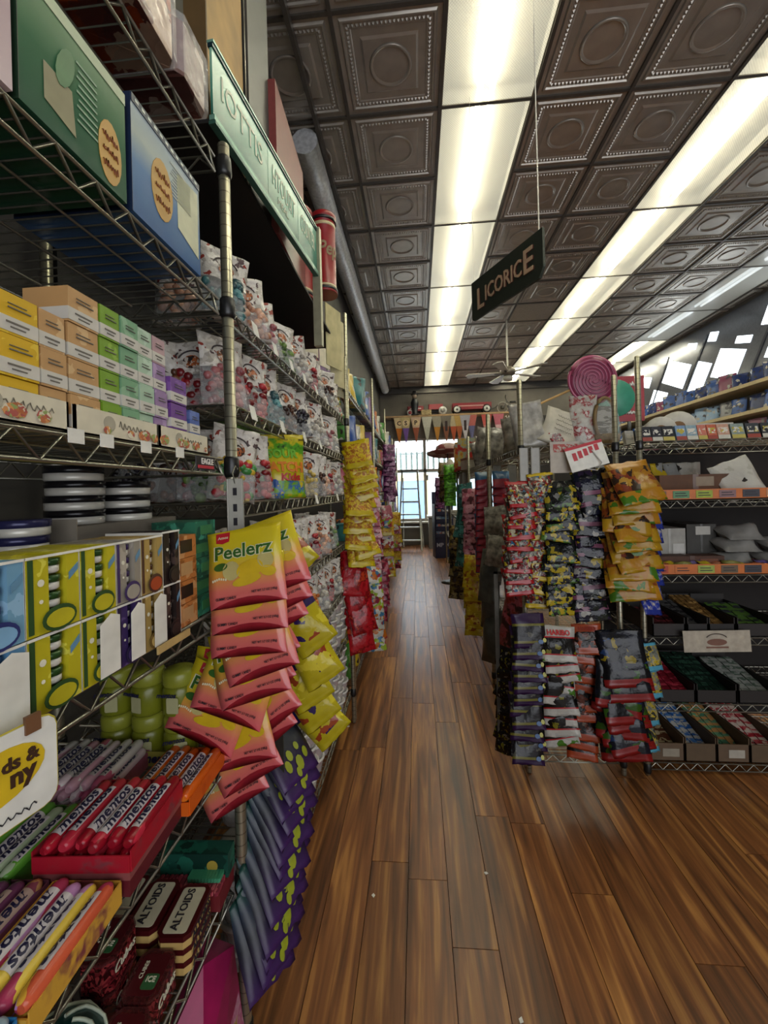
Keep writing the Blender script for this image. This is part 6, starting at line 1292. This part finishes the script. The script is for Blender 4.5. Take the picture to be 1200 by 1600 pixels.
for z in (.5, 1.1): obj('brace', MB().tube([(-.24+.08*z/1.85, .62-.19*z, z), (.24-.08*z/1.85, .62-.19*z, z)], .008, 5).mesh('brace', AL), ld)
for s in (-1, 1): obj('spreader', MB().tube([(s*.21, .12, 1.1), (s*.20, .42, 1.1)], .006, 5).mesh('spreader', STEEL_D), ld)
# counter by the window with a plank top and a lidded tub
t = thing('window_counter', 'grey cabinet with white top under the window', 'cabinet', (.86, 9.95, 0), (0,0,0), None, None, [('body', MB().box(-.62, .5, -.2, .25, 0, .74).mesh('body', M('counter_grey', '#7f7b70', .7))), ('top', MB().box(-.65, .53, -.23, .27, .74, .78).mesh('top', M('counter_top', '#c4c0b4', .5)))])
for i, (x, c) in enumerate(((-.3, 'red patterned'), (.0, 'red and white'), (.28, 'pink'))): thing('sweet_crate', f'grey crate of {c} sweets on the window counter', 'crate', (.80+x, 9.92, .782), (0,0,0), None, None, [('crate', MB().box(-.13, .13, -.1, .1, 0, .1).mesh('crate', M('crate_grey', '#8f8b80', .6))), ('sweets', MB().box(-.125, .125, -.095, .095, .1, .115).mesh('sweets', PR('crate_sw%d' % i, ['#b54a54', '#d0b0b0', '#98242c', '#c4c0b8'], 40, .4, (1,1,1), None, .6)), None, None, 'stuff')])
# navy display stand
NV = M('stand_navy', '#14163a', .45)
t = thing('display_stand', 'tall navy card display stand at the end of the aisle', 'display stand', (.50, 8.55, 0), (0,0,radians(8)), None, None, [('body', MB().box(-.19, .19, -.14, .18, 0, 1.1).mesh('body', NV)), ('header', MB().box(-.19, .19, .14, .18, 1.1, 1.35).mesh('header', NV))])
for k in range(5):
    tr = obj('pocket', MB().box(-.17, .17, -.17, -.14, .42+k*.15, .50+k*.15).mesh('pocket', NV), t)
    obj('packs', MB().box(-.165, -.06, -.165, -.142, .46+k*.15, .55+k*.15).box(-.05, .05, -.165, -.142, .46+k*.15, .54+k*.15).box(.06, .165, -.165, -.142, .46+k*.15, .55+k*.15).mesh('packs', PR('stand_packs', ['#8a9aa8', '#5c7a98', '#b0a89a', '#a86a5c', '#3a4a5c'], 18, .4, (1,1,1), None, 0)), tr)
for x in (-.09, .09): obj('lettering', text('MP', .11, M('stand_ink', '#a8aab8', .6), .03), t, (x, -.1415, .27))
HT = PR('hat_check', ['#8a4c48', '#b59c90', '#8a4c48', '#b59c90'], 8, .8, (1, 1, 1), None, 0)
t = thing('round_hat', 'red checked round hat on top of the navy stand rack', 'hat', (.46, 6.2, 1.93), (radians(-8), 0, 0), None, None, [('brim', MB().lathe([(.02, 0), (.30, .0), (.31, .012), (.18, .03)], 22).mesh('brim', HT)), ('crown', MB().lathe([(.18, .02), (.17, .11), (.12, .14), (.001, .145)], 18).mesh('crown', HT))])
t = thing('hat_pole', 'thin grey stand holding up the checked hat', 'stand', (.46, 6.2, 0), (0,0,0), None, None, [('pole', MB().tube([(0,0,.02), (0,0,1.95)], .012, 6).mesh('pole', STEEL_D)), ('foot', MB().lathe([(.14, 0), (.14, .015), (.02, .03)], 16).mesh('foot', STEEL_D))])
t = thing('cone_lamp', 'white paper cone hung under the checked hat', 'paper cone', (.47, 5.9, 1.60), (0,0,0), None, None, [('cone', MB().lathe([(.16, 0), (.03, .22)], 16).mesh('cone', M('cone_white', '#b9b2a2', .7))), ('rim', MB().tube([(.16*cos(a), .16*sin(a), 0) for a in [2*pi*i/18 for i in range(18)]], .006, 5, 0, True).mesh('rim', CARD))])
# posters and cartons on the far racks
for i, (x, y, z, c) in enumerate(((.56, 4.6, 1.62, ['#b0502c', '#b59a3c', '#8a9a8c', '#a82c24']), (.56, 4.95, 1.62, ['#98a4a0', '#b5842c', '#a8342c']), (.58, 5.3, 1.62, ['#a8242c', '#b5a08c', '#5c2420']))):
    thing('picture_board', f'colourful picture carton on the racks, {["nearest the sacks", "second", "third"][i]}', 'box', (x, y, z), (0, 0, radians(-20)), None, None, [('carton', MB().box(-.11, .11, 0, .08, 0, .34).mesh('carton', PR('poster%d' % i, c, 11, .5, (1,1,1), None, 0, 'N'))), ('frame', MB().box(-.112, .112, -.003, 0, .0, .03).mesh('frame', M('poster_red', '#98241c', .5)))])
for i in range(10):
    k = R.choice(['red', 'white', 'brown', 'orange']); thing('cap_box', f'{k} boxed sweets on the far rack deck, {ORD[i]} along the aisle', 'box', (.60, 4.5+i*.33, 1.605), (0,0,R.uniform(-.3, .3)), 'boxed sweets on the far rack deck', None, [('carton', MB().box(-.1, .1, -.09, .09, 0, .12).mesh('carton', packmat(k))), ('lid', MB().box(-.103, .103, -.093, .093, .1, .125).mesh('lid', M('cap_lid', '#8a5c4c', .6)))])
for i, (x, y) in enumerate(((.52, 4.55), (.52, 4.85), (.60, 3.15), (.70, 3.1))): tag(obj('clip_strip', MB().rbox(-.03, .03, -.001, .001, -.22, 0, .004).mesh('clip_strip', M('strip_pale', '#8f8d84', .4)), None, (x, y, 1.58), (0,0,-.1)), f'pale hanging clip strip on the aisle racks, {["third", "fourth", "first", "second"][i]} along', 'clip strip')
# ceiling fan
FW = M('fan_white', '#b9b5a8', .4)
t = thing('ceiling_fan', 'white ceiling fan with a small lamp bowl under the plain panel', 'fan', (1.44, 6.5, 3.18), (0,0,.5), None, None, [('rod', MB().tube([(0,0,.08), (0,0,ZC-3.18)], .014, 7).mesh('rod', FW)), ('motor', MB().lathe([(.04, -.05), (.11, -.03), (.12, .03), (.08, .08), (.03, .1)], 18).mesh('motor', M('fan_brass', '#7a7264', .4, .4))), ('lamp_bowl', MB().lathe([(.02, -.13), (.06, -.12), (.08, -.08), (.06, -.05)], 16).mesh('lamp_bowl', M('fan_bowl', '#c4c0b0', .3)))])
for k in range(5):
    bl_ = MB(); bl_.prism([(.14, -.04), (.60, -.075), (.64, 0), (.60, .075), (.14, .04)], -.006, .006)
    b_ = obj('blade', bl_.mesh('blade', FW), t, (0,0,.0), (radians(8), 0, 2*pi*k/5)); obj('blade_arm', MB().box(.08, .2, -.015, .015, -.012, -.006).mesh('blade_arm', STEEL_D), b_)
# ================================================================ right wall: long shelves of blue packs
zs = (1.55, 1.95, 2.30, 2.66); RWD = M('rw_wood', '#a8956c', .6, 0, .1, 12)
for i, z in enumerate(zs):
    thing('wall_shelf', f'long pale wooden shelf on the right wall, {["lowest","second","third","top"][i]} of four', 'shelf', (4.72, 3.2, z), (0,0,0), None, None, [('plank', MB().box(-.44, 0, 0, 6.9, -.035, 0).mesh('plank', RWD)), ('lip', MB().box(-.455, -.44, 0, 6.9, -.035, .01).mesh('lip', M('rw_lip', '#b5a47c', .6)))])
RW = {'blue': '#2c4a84', 'navy': '#1c2c5c', 'wine': '#6a2444', 'grey': '#7c7c80', 'pink': '#a87888', 'pale blue': '#7c94b0'}
rwp = {k: bag('rw_'+k, .22, .24, .09, [PR('rwm_'+k, [c, c, '#9a978f', '#2a2a34', c], 26, .25, (1,1,1), [5, 4, 1, 2, 3], .5)], ((1, 0),), 31, 'bottom', 5, 6, True, .008, .008, .01) for k, c in RW.items()}
for li, z in enumerate(zs):
    for j in range(26):
        y = 3.35+j*.262; k = R.choice(['blue', 'blue', 'navy', 'wine'] if li == 3 else ['blue', 'navy', 'pale blue', 'grey'] if li == 2 else ['grey', 'pink', 'pale blue', 'wine'])
        thing('wall_pack', f'{k} crinkled sweet pack, {ORD[25-j]} from the window wall on the {["lowest","second","third","top"][li]} right wall shelf', 'pack', (4.72-.30+R.uniform(-.03, .03), y, z+.002), (radians(R.uniform(-14, 0)), 0, radians(-70+R.uniform(-15, 15))), 'packs on the right wall shelves', rwp[k], (), R.uniform(.9, 1.15))
# low cartons filling the right wall under the shelves
for j in range(9):
    y = 3.3+j*.72; k = R.choice(['grey', 'white', 'brown', 'blue'])
    thing('stock_stack', f'{k} stock carton against the right wall, {ORD[8-j]} from the window wall', 'box', (4.45, y, 0), (0,0,0), 'stock cartons by the right wall', None, [('carton', MB().box(-.25, .25, 0, .6, 0, 1.3).mesh('carton', packmat(k if k in PACKC else 'silver'))), ('tape', MB().box(-.252, -.25, .27, .33, 0, 1.3).mesh('tape', CARD))])
# back right corner racks, mostly hidden
thing('dark_cabinet', 'dark cabinet with yellow and blue goods against the back wall', 'cabinet', (3.1, 10.25, 0), (0,0,0), None, None, [('body', MB().box(-.55, .9, -.22, .22, 0, 3.1).mesh('body', M('cab_dark', '#2c2823', .7))), ('goods', MB().box(-.5, -.25, -.24, -.22, 2.6, 3.05).box(-.15, .2, -.24, -.22, 2.6, 2.9).box(.3, .8, -.24, -.22, 2.55, 3.0).mesh('goods', PR('cab_goods', ['#2c3a5c', '#8a7a3c', '#4a4a48', '#5c2c2c'], 6, .6, (1, 1, 3), None, 0)))])
# bits of paper dropped on the floor
for i, (px, py) in enumerate(((544, 1135), (583, 1400), (760, 1365), (815, 1594))):
    p = atZ(px, py, 0.001); tag(obj('paper_scrap', MB().prism([(-.006, -.004), (.004, -.006), (.009, .002), (0, .006)], 0, .0015).mesh('paper_scrap', WHITE), None, tuple(p), (0,0,i*1.3)), f'tiny white paper scrap on the wood floor, {["beside the tubs", "mid aisle", "beyond the plank joint", "near the bare floor edge"][i]}', 'paper')
